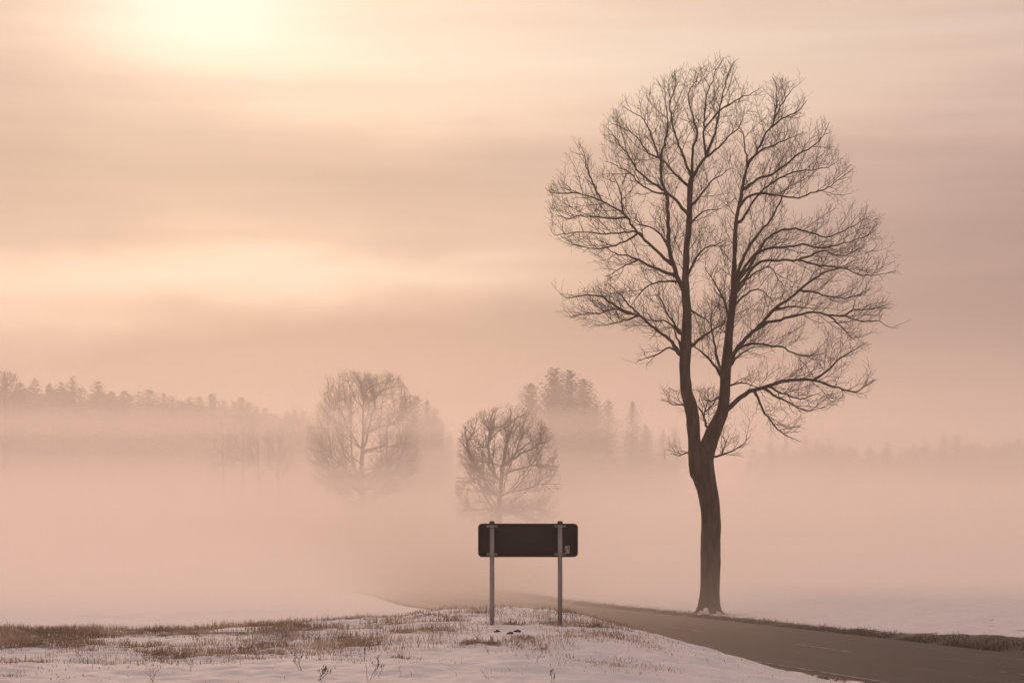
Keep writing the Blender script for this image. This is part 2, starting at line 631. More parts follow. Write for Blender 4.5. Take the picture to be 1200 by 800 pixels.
M_LABEL3, _p = principled('sticker_dark', (0.10, 0.09, 0.09), 0.6, 0.3)
M_WHITE, _p = principled('white_plastic', (0.72, 0.71, 0.70), 0.5, 0.3)
M_BLACK, _p = principled('black_plastic', (0.03, 0.03, 0.03), 0.5, 0.3)
M_REFL, _p = principled('reflector', (0.5, 0.45, 0.4), 0.2, 0.6)
M_SNOWC, _p = principled('snow_crust', (0.80, 0.79, 0.80), 0.8, 0.2)
noise_color(M_SNOWC, _p, (0.62, 0.60, 0.60), (0.85, 0.84, 0.85), 6.0, 6, 0.3, 0.6, (1, 1, 1), 0.6, 12.0, 0.03)
M_WALL, _p = principled('house_plaster', (0.5, 0.46, 0.42), 0.85, 0.2)
noise_color(M_WALL, _p, (0.42, 0.39, 0.36), (0.52, 0.48, 0.45), 0.7, 4)
M_GLASS, _p = principled('window_glass', (0.03, 0.03, 0.035), 0.15, 0.5)
M_ROOFSIDE, _p = principled('roof_timber', (0.10, 0.075, 0.06), 0.8, 0.2)


# ------------------------------------------------------------------ ground
def axis(segs):
    out = []
    for a, b, s in segs:
        n = max(1, int(round((b - a) / s)))
        out.append(np.linspace(a, b, n, endpoint=False))
    out.append([segs[-1][1]])
    return np.concatenate(out)


def grass_cover(x, y, sdv):
    """0..1: how much dead grass and earth shows through the snow."""
    off = -sdv - RW
    n = fbm(x / 1.5, y / 0.9, 4, 51)
    n2 = fbm(x / 0.55, y / 0.45, 3, 61)
    # a belt along the crest, wide on the left and thinning towards the sign and the road
    c = 29.6 + 0.10 * np.clip(x + 3.0, -6, 8) + 0.9 * vnoise(x / 2.3, y * 0, 3)
    belt = sstep(c - 3.6, c + 1.2, y) * (1 - sstep(38, 42, y))
    w = 1.0 - 0.38 * sstep(-4.5, 0.5, x) - 0.50 * sstep(0.8, 3.2, x)
    f = belt * w * (0.52 + 0.14 * sstep(-2, -6, x) + 1.5 * n + 0.8 * n2)
    sparse = (0.5 + n) * 0.20 * (1 - sstep(-1, 2.5, x)) * (1 - belt)
    f = np.maximum(f, sparse * (n2 > 0.1))
    return np.clip(f, 0, 1) * sstep(0.8, 2.8, off) * (y > 8)


def build_ground():
    xs = axis([(-420, -120, 12), (-120, -40, 2.5), (-40, -12, 0.5), (-12, -7.5, 0.14), (-7.5, 8, 0.055), (8, 20, 0.10), (20, 44, 0.5), (44, 120, 2.5), (120, 420, 12)])
    ys = axis([(-60, 0, 5), (0, 18, 0.6), (18, 22, 0.14), (22, 38, 0.06), (38, 52, 0.14), (52, 80, 0.22), (80, 140, 0.7), (140, 260, 3), (260, 700, 10)])
    X, Y = np.meshgrid(xs, ys)
    s = road_sd(X, Y)
    Z = ground_z(X, Y, s)
    gc = grass_cover(X, Y, s)
    Z = Z + 0.05 * gc * np.clip(fbm(X / 0.35, Y / 0.35, 2, 77) + 0.3, 0, 1)
    off = np.abs(s) - RW
    earth = gc * 0.60
    # bare soil of the far verge
    wv = 1.0 + 2.3 * sstep(9.5, 16, X) * (Y < 75)
    far = (s > 0) * (1 - sstep(0.55 * wv, 1.25 * wv, off))
    earth = np.maximum(earth, far * 1.0)
    near = (s < 0) * (1 - sstep(0.05, 0.55, off + 0.25 * fbm(X / 0.7, Y / 0.7, 3, 83))) * 0.9
    earth = np.maximum(earth, near)
    # snow clods and stubble on the right-hand field edge
    rf = (s > 0) * (1 - sstep(3, 9, off)) * sstep(9, 15, X) * 0.44
    earth = np.maximum(earth, rf)
    stub = 0.20 * np.clip(fbm(X / 14, Y / 5, 4, 91) * 2, 0, 1) * (Y > 58)
    earth = np.maximum(earth, stub)
    nx, ny = len(xs), len(ys)
    V = np.stack([X, Y, Z], axis=-1).reshape(-1, 3)
    i = np.arange(ny - 1)[:, None] * nx
    j = np.arange(nx - 1)[None, :]
    q = np.stack([i + j, i + j + 1, i + nx + j + 1, i + nx + j], axis=-1).reshape(-1, 4)
    me = mesh_np('ground', V, [q], M_SNOW)
    a = me.attributes.new('soil', 'FLOAT', 'POINT')
    a.data.foreach_set('value', np.clip(np.maximum(far, np.maximum(near, rf)), 0, 1).ravel().astype(np.float32))
    a = me.attributes.new('earth', 'FLOAT', 'POINT')
    a.data.foreach_set('value', earth.ravel().astype(np.float32))
    o = obj('ground', me)
    tag(o, 'snow covered field and bank with dead grass showing through', kind='structure')


build_ground()


def build_road():
    w = np.linspace(-RW, RW, 9)
    P = RC[:, None, :] + RN[:, None, :] * w[None, :, None]
    z = plain(RC[:, 1])[:, None] + 0.05 * (1 - (w / RW) ** 2)[None, :] + 0.004
    V = np.concatenate([P, z[..., None]], axis=-1)
    n, k = len(RC), len(w)
    i = np.arange(n - 1)[:, None] * k
    j = np.arange(k - 1)[None, :]
    q = np.stack([i + j, i + j + 1, i + k + j + 1, i + k + j], axis=-1).reshape(-1, 4)
    me = mesh_np('road', V.reshape(-1, 3), [q], M_ROAD)
    a = me.attributes.new('lane', 'FLOAT_VECTOR', 'POINT')
    lane = np.stack([np.broadcast_to(w[None, :], (n, k)), np.broadcast_to(RS[:, None], (n, k)), np.zeros((n, k))], axis=-1)
    a.data.foreach_set('vector', lane.astype(np.float32).ravel())
    tag(obj('road', me), 'dark asphalt country road curving away into fog', kind='structure')

    def strip(s0, s1, w0, w1, mb):
        s = np.linspace(s0, s1, max(2, int((s1 - s0) / 0.8) + 1))
        cx, cy_ = np.interp(s, RS, RC[:, 0]), np.interp(s, RS, RC[:, 1])
        nx, ny_ = np.interp(s, RS, RN[:, 0]), np.interp(s, RS, RN[:, 1])
        V = []
        for ww in (w0, w1):
            zz = plain(cy_) + 0.05 * (1 - (ww / RW) ** 2) + 0.010
            V.append(np.stack([cx + nx * ww, cy_ + ny_ * ww, zz], axis=1))
        V = np.concatenate(V)
        m = len(s)
        q = [(i, i + m, i + m + 1, i + 1) for i in range(m - 1)]
        mb.raw(V, None, q)
    # arc position of a dash that starts where the photo shows one
    s_ref = RS[np.argmin((RC[:, 1] - 47.0) ** 2)]
    first = None
    for k in range(-3, 5):
        s0 = s_ref + k * 11.6
        if s0 < 2: continue
        mb = MB()
        strip(s0, s0 + 3.8, -0.06, 0.06, mb)
        o = obj('centre_dash', mb.mesh('centre_dash', M_PAINT))
        tag(o, 'worn white centre line dash painted on the road', kind='structure', group='centre line dashes on the road')
    mb = MB()
    strip(20, RS[-1] - 120, -RW + 0.50, -RW + 0.62, mb)
    tag(obj('edge_line', mb.mesh('edge_line', M_PAINT)), 'worn white edge line along the near side of the road', kind='structure')


build_road()


# ------------------------------------------------------------------ bare trees
def poly_mask(poly, more=()):
    """Lookup of whether a photo pixel lies inside an outline."""
    P = np.array(poly, float)
    c = P.mean(0)
    Q = np.vstack([P] + [np.array(e, float) for e in more])
    x0, y0 = (Q.min(0) - 8).astype(int)
    x1, y1 = (Q.max(0) + 8).astype(int)
    X, Y = np.meshgrid(np.arange(x0, x1), np.arange(y0, y1))
    M = in_poly(X + 0.5, Y + 0.5, poly)
    for e in more:
        M |= in_poly(X + 0.5, Y + 0.5, e)

    def inside(px, py):
        i, j = int(py) - y0, int(px) - x0
        return 0 <= i < M.shape[0] and 0 <= j < M.shape[1] and bool(M[i, j])
    return inside


def in_poly(x, y, poly):
    x, y = np.asarray(x), np.asarray(y)
    c = np.zeros(x.shape, bool)
    n = len(poly)
    for i in range(n):
        x1, y1 = poly[i]
        x2, y2 = poly[i - 1]
        k = ((y1 > y) != (y2 > y)) & (x < (x2 - x1) * (y - y1) / (y2 - y1 + 1e-12) + x1)
        c ^= k
    return c


def ramify(mb, P, rad, level, cfg, rng, inside, ctr, first=0.1):
    """Side branches along the wood P, with their own side branches, down to twigs."""
    seg = np.linalg.norm(np.diff(P, axis=0), axis=1)
    S = np.concatenate([[0], np.cumsum(seg)])
    L = S[-1]
    if L < 1e-3:
        return
    sp, ln, r1, nseg, up, out = cfg['lv'][level]
    s = max(first * L, sp * rng.uniform(0.3, 1.0))
    sgn = 1 if rng.random() < 0.5 else -1
    last = level == len(cfg['lv']) - 1
    while s < L * 0.995:
        i = min(int(np.searchsorted(S, s)), len(P) - 1)
        i = max(i, 1)
        f = (s - S[i - 1]) / max(seg[i - 1], 1e-6)
        p = P[i - 1] * (1 - f) + P[i] * f
        T = P[i] - P[i - 1]
        T = T / max(np.linalg.norm(T), 1e-6)
        n = np.array([T[2], 0.0, -T[0]]) * sgn
        if n[2] < -0.2 and rng.random() < 0.45:
            n = -n
        n = n + np.array([0, rng.normal(0, 0.75), 0])
        n = n - T * n.dot(T)
        n = n / max(np.linalg.norm(n), 1e-6)
        th = rng.uniform(*cfg.get('th', (0.45, 0.95)))
        d = math.cos(th) * T + math.sin(th) * n
        l = ln * min(1.0, 0.45 + 1.6 * s / L) * (0.62 + 0.55 * (1 - s / L)) * rng.uniform(0.35, 1.5)
        r = min(np.interp(s, S, rad) * 0.72, r1)
        pts = [p]
        free = rng.random() < cfg.get('stray', 0.0)
        if free:
            l *= 0.5
        st = l / nseg
        o = p - ctr
        o = o / max(np.linalg.norm(o), 1e-6)
        for k in range(nseg):
            d = d + np.array([0, 0, up]) + out * o + rng.normal(0, cfg['wig'], 3)
            d = d / np.linalg.norm(d)
            q = pts[-1] + d * st
            if not last and not free and not inside(*cfg['pix'](q)):
                break
            pts.append(q)
        if len(pts) >= 2:
            pts = np.array(pts)
            rr = np.linspace(r, max(r * 0.42, cfg['tip'] * 0.75), len(pts))
            mb.tube(pts, rr, 5 if r > cfg['tip'] * 2.5 else 3, cap=False)
            if not last:
                ramify(mb, pts, rr, level + 1, cfg, rng, inside, ctr)
        sgn = -sgn
        s += sp * rng.uniform(0.55, 1.5)


# ---- the big tree: stems and boughs follow the photo, smaller wood grows from them
TD = 74.0
TS = F / TD                        # photo pixels per metre at the tree
TRUNK = [(831, 724, 15.5), (831, 717, 14.2), (831.3, 708, 12.6), (832, 690, 11.8), (832.7, 663, 11.6), (833, 635, 11.4), (833, 611, 11.2),
         (831, 587, 11.3), (826, 564, 12.8), (821.8, 545, 14.4), (820, 536, 13.2), (818, 526, 9)]
STEM_A = [(818, 556, 9.0), (814.5, 540, 8.4), (813.2, 513, 7.4), (811.7, 487, 7.7), (808.8, 473, 8.0), (804.4, 460, 7.0), (802.4, 433, 6.5),
          (803.7, 407, 6.6), (804.8, 380, 5.7), (804.6, 362, 5.6), (803.5, 345, 5.4), (803, 330, 4.5), (803.5, 315, 3.8), (804.5, 290, 3.5), (807, 265, 3.3),
          (808, 240, 3.3), (809, 217, 3.2), (811, 205, 2.8)]
STEM_B = [(822, 562, 10), (826, 540, 10), (832.5, 514, 9.6), (839, 500, 9.0), (845, 487, 7.4), (847.5, 473, 6.6), (849, 460, 6.5), (851, 433, 6.3), (853, 407, 5.9),
          (855, 385, 5.0), (857.5, 365, 4.5), (860, 340, 4.2), (860.6, 315, 3.3), (860.8, 290, 2.8), (862, 265, 2.5), (866, 240, 2.4), (868, 232, 2.3), (872, 210, 2.1),
          (875.6, 195, 2.0)]
# (half-width at the root, depth slope, points)
BOUGHS = [
    (3.6, 0.25, [(803, 348), (797, 331), (791, 315), (784, 292), (783, 265), (782.5, 235), (775, 210), (775, 185), (780, 165), (782, 142), (780, 122), (779, 97)]),
    (2.2, -0.3, [(786, 310), (767, 291), (752, 277), (740, 262), (730, 250), (705, 236), (690, 230), (674, 225), (657, 211)]),
    (1.2, -0.2, [(705, 236), (695, 215), (689, 200), (684, 180), (677, 167)]),
    (1.1, 0.3, [(730, 248), (727, 225), (720, 207), (716, 202)]),
    (1.0, -0.3, [(680, 227), (665, 226), (647, 226), (639, 219)]),
    (2.1, 0.35, [(790, 322), (772, 316), (758, 310), (749, 304), (735, 300), (720, 297), (712, 291), (702, 285)]),
    (1.2, 0.4, [(747, 276), (727, 285), (705, 291), (690, 291), (670, 285), (660, 276)]),
    (1.2, -0.4, [(752, 277), (745, 271), (710, 274), (682, 272), (650, 275), (644, 265)]),
    (1.2, 0.1, [(733, 256), (702, 255), (680, 252), (662, 257), (652, 246)]),
    (1.1, 0.5, [(749, 304), (730, 312), (720, 319), (710, 324)]),
    (1.7, 0.5, [(783, 289), (775, 275), (762, 266), (750, 264), (740, 259)]),
    (2.6, -0.3, [(798, 417), (787, 400), (767, 385), (752, 371), (737, 357), (727, 345), (712, 330)]),
    (1.8, -0.4, [(752, 371), (732, 364), (717, 356), (705, 347), (687, 346), (665, 349), (656, 344)]),
    (1.1, 0.2, [(740, 368), (720, 362), (702, 367), (682, 368), (668, 372)]),
    (1.1, -0.5, [(747, 371), (727, 377), (712, 380), (695, 381)]),
    (1.5, 0.5, [(798, 330), (785, 329), (767, 331), (752, 341), (743, 353), (738, 364)]),
    (1.8, 0.4, [(801, 394), (792, 382), (782, 367), (775, 352), (770, 345), (757, 347)]),
    (1.5, -0.6, [(799, 392), (782, 377), (762, 375), (748, 369)]),
    (1.5, 0.3, [(798, 414), (785, 407), (770, 415), (755, 420), (744, 426)]),
    (1.4, -0.5, [(799, 409), (793, 395), (790, 384), (780, 384), (768, 388)]),
    (2.2, 0.3, [(808, 407), (822, 396), (833, 388), (846, 380), (858, 372)]),
    (2.4, 0.5, [(847, 442), (839, 431), (825, 415), (814, 406), (806, 396)]),
    (2.0, -0.4, [(847, 440), (839, 412), (835, 390), (833, 374), (835, 364), (845, 355)]),
    (1.5, -0.7, [(855, 371), (845, 345), (835, 327), (825, 312)]),
    (1.4, 0.6, [(806, 362), (820, 370), (831, 376), (838, 384)]),
    (1.9, 0.4, [(805, 325), (810, 314), (816, 302), (825, 292), (835, 287), (843, 286), (852, 278)]),
    (1.5, -0.4, [(806, 268), (812, 259), (820, 251), (832, 246), (847, 245)]),
    (1.8, 0.3, [(808, 243), (815, 236), (825, 224), (835, 212), (845, 205), (857, 196)]),
    (2.2, -0.4, [(806, 252), (792, 235), (780, 225), (760, 211), (747, 199), (735, 180), (727, 170), (720, 160), (710, 149)]),
    (1.3, 0.2, [(782, 227), (765, 224), (750, 215), (737, 202), (717, 192), (707, 189)]),
    (1.7, 0.4, [(807, 219), (792, 205), (785, 197), (775, 187), (760, 180), (747, 162), (730, 150), (716, 145)]),
    (1.3, -0.3, [(772, 186), (765, 165), (755, 140), (742, 132), (730, 124)]),
    (1.7, -0.5, [(810, 205), (800, 182), (792, 160), (787, 140), (785, 122), (790, 105), (790, 83)]),
    (1.9, 0.2, [(811, 207), (811, 192), (812, 175), (817, 155), (810, 132), (807, 110), (815, 95), (820, 82)]),
    (2.1, -0.2, [(811, 209), (819, 195), (827, 183), (832, 172), (838, 157), (842, 135), (847, 110), (852, 95), (854, 84), (862, 71)]),
    (1.5, 0.4, [(827, 182), (825, 160), (826, 135), (828, 112), (835, 95), (838, 85), (849, 68)]),
    (1.4, 0.3, [(826, 150), (838, 135), (850, 125), (867, 115), (882, 110), (893, 102)]),
    (1.3, -0.6, [(829, 184), (842, 172), (857, 157), (868, 146), (872, 130)]),
    (2.0, 0.15, [(875, 197), (880, 187), (886, 180), (895, 160), (905, 147), (909, 130), (910, 110), (909, 96)]),
    (1.3, -0.5, [(876, 194), (872, 167), (870, 155), (861, 144)]),
    (1.4, 0.5, [(876, 191), (892, 177), (912, 167), (930, 160), (942, 154)]),
    (1.3, -0.3, [(903, 150), (920, 137), (935, 131), (946, 117)]),
    (1.2, 0.4, [(907, 142), (915, 125), (925, 110), (932, 100)]),
    (1.9, -0.4, [(871, 222), (887, 210), (905, 204), (922, 192), (937, 180), (955, 170), (965, 157), (972, 143)]),
    (1.8, 0.5, [(866, 243), (875, 232), (892, 226), (912, 229), (935, 232), (950, 226), (970, 220), (990, 205), (1000, 197)]),
    (1.8, -0.3, [(864, 262), (871, 256), (880, 240), (892, 225), (912, 210), (930, 202), (950, 199), (970, 196), (983, 187)]),
    (2.5, -0.2, [(862, 328), (870, 305), (880, 287), (890, 272), (902, 259), (911, 243), (922, 220), (935, 203)]),
    (2.4, 0.4, [(862, 338), (870, 322), (880, 310), (890, 292), (902, 277), (917, 270), (932, 268), (950, 272), (967, 278), (985, 272), (1005, 262), (1020, 252)]),
    (2.1, -0.5, [(864, 326), (876, 308), (887, 296), (907, 290), (925, 289), (942, 286), (960, 290), (980, 287), (1005, 280), (1027, 270)]),
    (2.2, 0.2, [(862, 340), (870, 330), (880, 317), (892, 307), (912, 305), (935, 305), (955, 310), (972, 312), (992, 315), (1010, 322), (1030, 322), (1050, 317)]),
    (1.4, 0.5, [(936, 305), (950, 299), (965, 294), (985, 299), (1000, 295), (1015, 288)]),
    (1.5, -0.6, [(861, 346), (877, 326), (890, 316), (902, 312), (912, 327), (921, 340)]),
    (1.6, 0.6, [(859, 361), (875, 345), (889, 339), (900, 347), (908, 357)]),
    (3.4, -0.25, [(853, 430), (860, 415), (870, 400), (890, 382), (905, 365), (920, 353), (937, 340), (955, 326), (975, 316), (990, 311), (1007, 304)]),
    (2.1, 0.3, [(888, 384), (900, 378), (915, 375), (935, 369), (952, 365), (970, 369), (990, 371), (1010, 376), (1030, 377), (1045, 384), (1054, 383)]),
    (1.2, 0.4, [(968, 368), (980, 377), (990, 387), (1002, 399)]),
    (1.4, -0.4, [(908, 363), (920, 361), (930, 360), (947, 361), (962, 364)]),
    (1.3, -0.5, [(938, 340), (955, 342), (970, 347), (990, 349), (1010, 345), (1018, 340)]),
    (1.2, 0.1, [(990, 371), (1000, 362), (1012, 364), (1030, 360), (1047, 356)]),
    (2.2, 0.4, [(854, 428), (861, 412), (867, 407), (882, 402), (905, 405), (920, 407), (930, 414), (942, 417), (960, 415), (972, 410)]),
    (1.6, -0.3, [(855, 432), (862, 420), (875, 410), (890, 406), (906, 404)]),
    (3.6, -0.3, [(848, 484), (856, 476), (868, 465), (884, 457), (900, 452), (916, 447), (935, 444), (953, 445), (972, 451), (988, 456), (1001, 459), (1015, 452), (1028, 444)]),
    (1.6, 0.4, [(953, 445), (969, 435), (985, 420), (1001, 409), (1017, 401)]),
    (1.8, -0.5, [(884, 457), (892, 476), (900, 489), (911, 503), (924, 511), (938, 517)]),
    (1.6, 0.4, [(895, 455), (911, 465), (927, 473), (940, 480), (953, 480), (969, 476)]),
    (1.3, -0.4, [(900, 452), (921, 462), (937, 467), (953, 463), (966, 458)]),
    (1.3, 0.6, [(851, 452), (868, 448), (881, 452), (895, 455)]),
    (1.3, 0.2, [(834, 536), (852, 531), (865, 524), (876, 515), (880, 508)]),
    (0.7, 0.2, [(846, 532), (850, 520), (855, 510)]),
    (0.9, -0.2, [(810, 528), (796, 533), (785, 531)]),
    (2.2, -0.5, [(836, 508), (828, 499), (825, 488), (827, 476), (831, 468)]),
    (1.3, 0.5, [(826, 488), (818, 478), (812, 468)]),
    (1.3, -0.3, [(827, 482), (836, 474), (842, 463)]),
    (1.1, 0.4, [(806, 474), (797, 473), (788, 473), (777, 468)]),
    (1.3, 0.5, [(846, 462), (838, 468), (830, 470), (822, 464)]),
]
CROWN = [(640, 222), (655, 205), (668, 178), (677, 164), (690, 180), (702, 188), (706, 146), (728, 118), (745, 105), (775, 92), (790, 80), (820, 78), (848, 67), (863, 71),
         (868, 95), (890, 98), (910, 88), (935, 98), (948, 115), (946, 135), (971, 140), (976, 160), (986, 183), (1003, 196), (1000, 225), (1026, 248), (1052, 288), (1052, 320),
         (1034, 332), (1053, 380), (1008, 402), (1022, 402), (1022, 425), (1034, 455), (1012, 472), (995, 466), (968, 482), (942, 482), (936, 520), (905, 508), (880, 480),
         (858, 492), (832, 486), (818, 478), (842, 455), (846, 440), (835, 425), (812, 418), (795, 425), (744, 432), (748, 412), (765, 392), (720, 386), (690, 388),
         (660, 372), (655, 342), (690, 335), (712, 328), (690, 300), (650, 282), (642, 262)]

LOWTWIGS = [[(772, 452), (846, 452), (846, 506), (815, 503), (800, 484), (772, 486)], [(836, 545), (846, 500), (884, 484), (884, 512), (866, 536)],
            [(778, 518), (812, 518), (812, 542), (778, 542)]]


def big_tree():
    base = at(831, 722, TD)
    base[2] = gz(base[0], base[1]) - 0.02
    root = empty('bare_tree', base, 'tall bare tree with forked dark trunk standing beside the road', 'tree')
    to_w = lambda px, py, dz: at(px, py, TD + dz) - base
    # trunk and both stems, fused into one skin
    mb = MB()
    nodes, npar, nrad = [], [], []
    px_nodes = []

    def add_chain(pts, rads, dzs, parent):
        ids = []
        for (x, y), r, dz in zip(pts, rads, dzs):
            nodes.append(to_w(x, y, dz))
            px_nodes.append((x, y, dz))
            npar.append(parent if not ids else ids[-1])
            nrad.append(r / TS)
            ids.append(len(nodes) - 1)
        return ids

    def dense(pts, step=5.0):
        return catmull(np.array(pts, float), step)
    tk = dense(TRUNK)
    tkd = np.zeros(len(tk))
    add_chain([p[:2] for p in tk], [p[2] for p in tk], tkd, -1)
    sa = dense(STEM_A)
    sad = np.linspace(0, -0.9, len(sa))
    ida = add_chain([p[:2] for p in sa], [p[2] for p in sa], sad, len(tk) - 6)
    sb = dense(STEM_B)
    sbd = np.linspace(0, 1.0, len(sb))
    idb = add_chain([p[:2] for p in sb], [p[2] for p in sb], sbd, len(tk) - 6)
    for pts, dz, k in ((tk, tkd, 28), (sa, sad, 18), (sb, sbd, 18)):
        P = np.array([to_w(p[0], p[1], z) for p, z in zip(pts, dz)])
        mb.tube(P, [p[2] / TS for p in pts], k)
    me = mb.mesh('trunk', M_BARK)
    to = obj('trunk', me)
    rm = to.modifiers.new('fuse', 'REMESH')
    rm.mode = 'VOXEL'
    rm.voxel_size = 0.045
    sm = to.modifiers.new('soft', 'SMOOTH')
    sm.iterations = 5
    dg = bpy.context.evaluated_depsgraph_get()
    m2 = bpy.data.meshes.new_from_object(to.evaluated_get(dg))
    m2.name = 'trunk'
    to.modifiers.clear()
    to.data = m2
    n = len(m2.vertices)
    co = np.empty(n * 3, np.float32); m2.vertices.foreach_get('co', co)
    no = np.empty(n * 3, np.float32); m2.vertices.foreach_get('normal', no)
    co, no = co.reshape(-1, 3), no.reshape(-1, 3)
    ang = np.arctan2(co[:, 1], co[:, 0] - 0.0)
    d = 0.030 * fbm(co[:, 0] * 3.3 + co[:, 1] * 2.1, co[:, 2] * 0.9, 3, 7) + 0.014 * vnoise(co[:, 0] * 13 + co[:, 1] * 9, co[:, 2] * 2.2, 8)
    fl = np.exp(-np.clip(co[:, 2], 0, 5) / 0.17)
    d = d + fl * (0.06 + 0.07 * np.maximum(0, np.sin(ang * 4 + 0.8)))           # root flare
    co = co + no * d[:, None]
    m2.vertices.foreach_set('co', co.ravel())
    m2.polygons.foreach_set('use_smooth', np.ones(len(m2.polygons), bool))
    m2.update()
    to.parent = root
    # boughs
    rng = np.random.default_rng(3)
    wood_lines = []
    for pts, dz, y0 in ((sa, sad, 400), (sb, sbd, 440)):
        k = pts[:, 1] < y0
        wood_lines.append((np.array([to_w(p[0], p[1], z) for p, z in zip(pts[k], dz[k])]), pts[k][:, 2] / TS, 0.02))
    for r0, slope, pts in BOUGHS:
        arr = np.array(pts, float)
        # start on the nearest wood already there
        pn = np.array(px_nodes)
        d2 = (pn[:, 0] - arr[0, 0]) ** 2 + (pn[:, 1] - arr[0, 1]) ** 2
        j = int(d2.argmin())
        c = catmull(arr, 5.0)
        c[1:-1] += rng.normal(0, 0.55, (len(c) - 2, 2))
        L = np.concatenate([[0], np.cumsum(np.linalg.norm(np.diff(c, axis=0), axis=1))])
        t = L / L[-1]
        dz = pn[j, 2] + slope * 1.5 * L / TS * (0.75 + 0.25 * np.cos(t * 3))
        r = r0 * (1 - t) ** 0.85 * 0.78 + 0.22
        r = r * (1 + 0.45 * np.exp(-L / 5.0))
        r = np.minimum(r, max(nrad[j] * TS * 0.98, 0.8))
        add_chain(c, r, dz, j)
        P = np.array([to_w(a[0], a[1], z) for a, z in zip(c, dz)])
        if d2[j] < 80:
            P[0] = 0.5 * P[0] + 0.5 * nodes[j]
        wood_lines.append((P, r / TS, 0.20))
        b = MB()
        b.tube(P, r / TS, 8, wob=0.05)
        obj('bough', b.mesh('bough', M_BARK), root)
    # side branches and twigs
    b = MB()
    ctr = to_w(838, 430, 0)
    inside = poly_mask(CROWN, LOWTWIGS)

    def pix(p):
        d = TD + p[1]
        return 600 + (p[0] + base[0]) * F / d, HY - (p[2] + base[2] - CZ) * F / d
    cfg = dict(pix=pix, tip=0.0060, wig=0.105, stray=0.14,
               lv=[(0.28, 1.60, 0.0145, 7, 0.02, 0.05), (0.175, 0.68, 0.0088, 4, 0.04, 0.04), (0.13, 0.32, 0.0063, 3, 0.05, 0.03)])
    for P, rr, fst in wood_lines:
        ramify(b, P, rr, 0, cfg, rng, inside, ctr, fst)
    obj('crown', b.mesh('crown', M_TWIG), root)
    # snow blown against the foot of the trunk
    sn = MB()
    k = 26
    ringn = 9
    V = []
    for i in range(ringn):
        f = i / (ringn - 1)
        for j in range(k):
            a = 2 * math.pi * j / k
            rr = 0.36 * (1 - f) * (1 + 0.3 * math.sin(3 * a + 1) + 0.16 * random.uniform(-1, 1)) + 0.01
            V.append((-0.12 + rr * 1.25 * math.cos(a) + 0.05 * math.sin(7 * a), -0.56 + 0.30 * f + 0.5 * rr * math.sin(a), 0.0 + 0.30 * f ** 1.1 * (1 + 0.4 * math.sin(a * 3 + 1) + 0.2 * math.sin(7 * a)) - 0.03))
    qd = [(i * k + j, i * k + (j + 1) % k, (i + 1) * k + (j + 1) % k, (i + 1) * k + j) for i in range(ringn - 1) for j in range(k)]
    sn.raw(V, None, qd)
    tag(obj('snow_drift', sn.mesh('snow_drift', M_SNOWC), root), 'patch of snow frozen to the foot of the trunk')
    return root, base


TREE, TREE_BASE = big_tree()


def smooth_noise(rng, n):
    a = rng.normal(0, 1, (n + 2, 3))
    a = (a[:-2] + a[1:-1] + a[2:]) / 3
    return a * np.sin(np.linspace(0.3, math.pi - 0.2, n))[:, None]


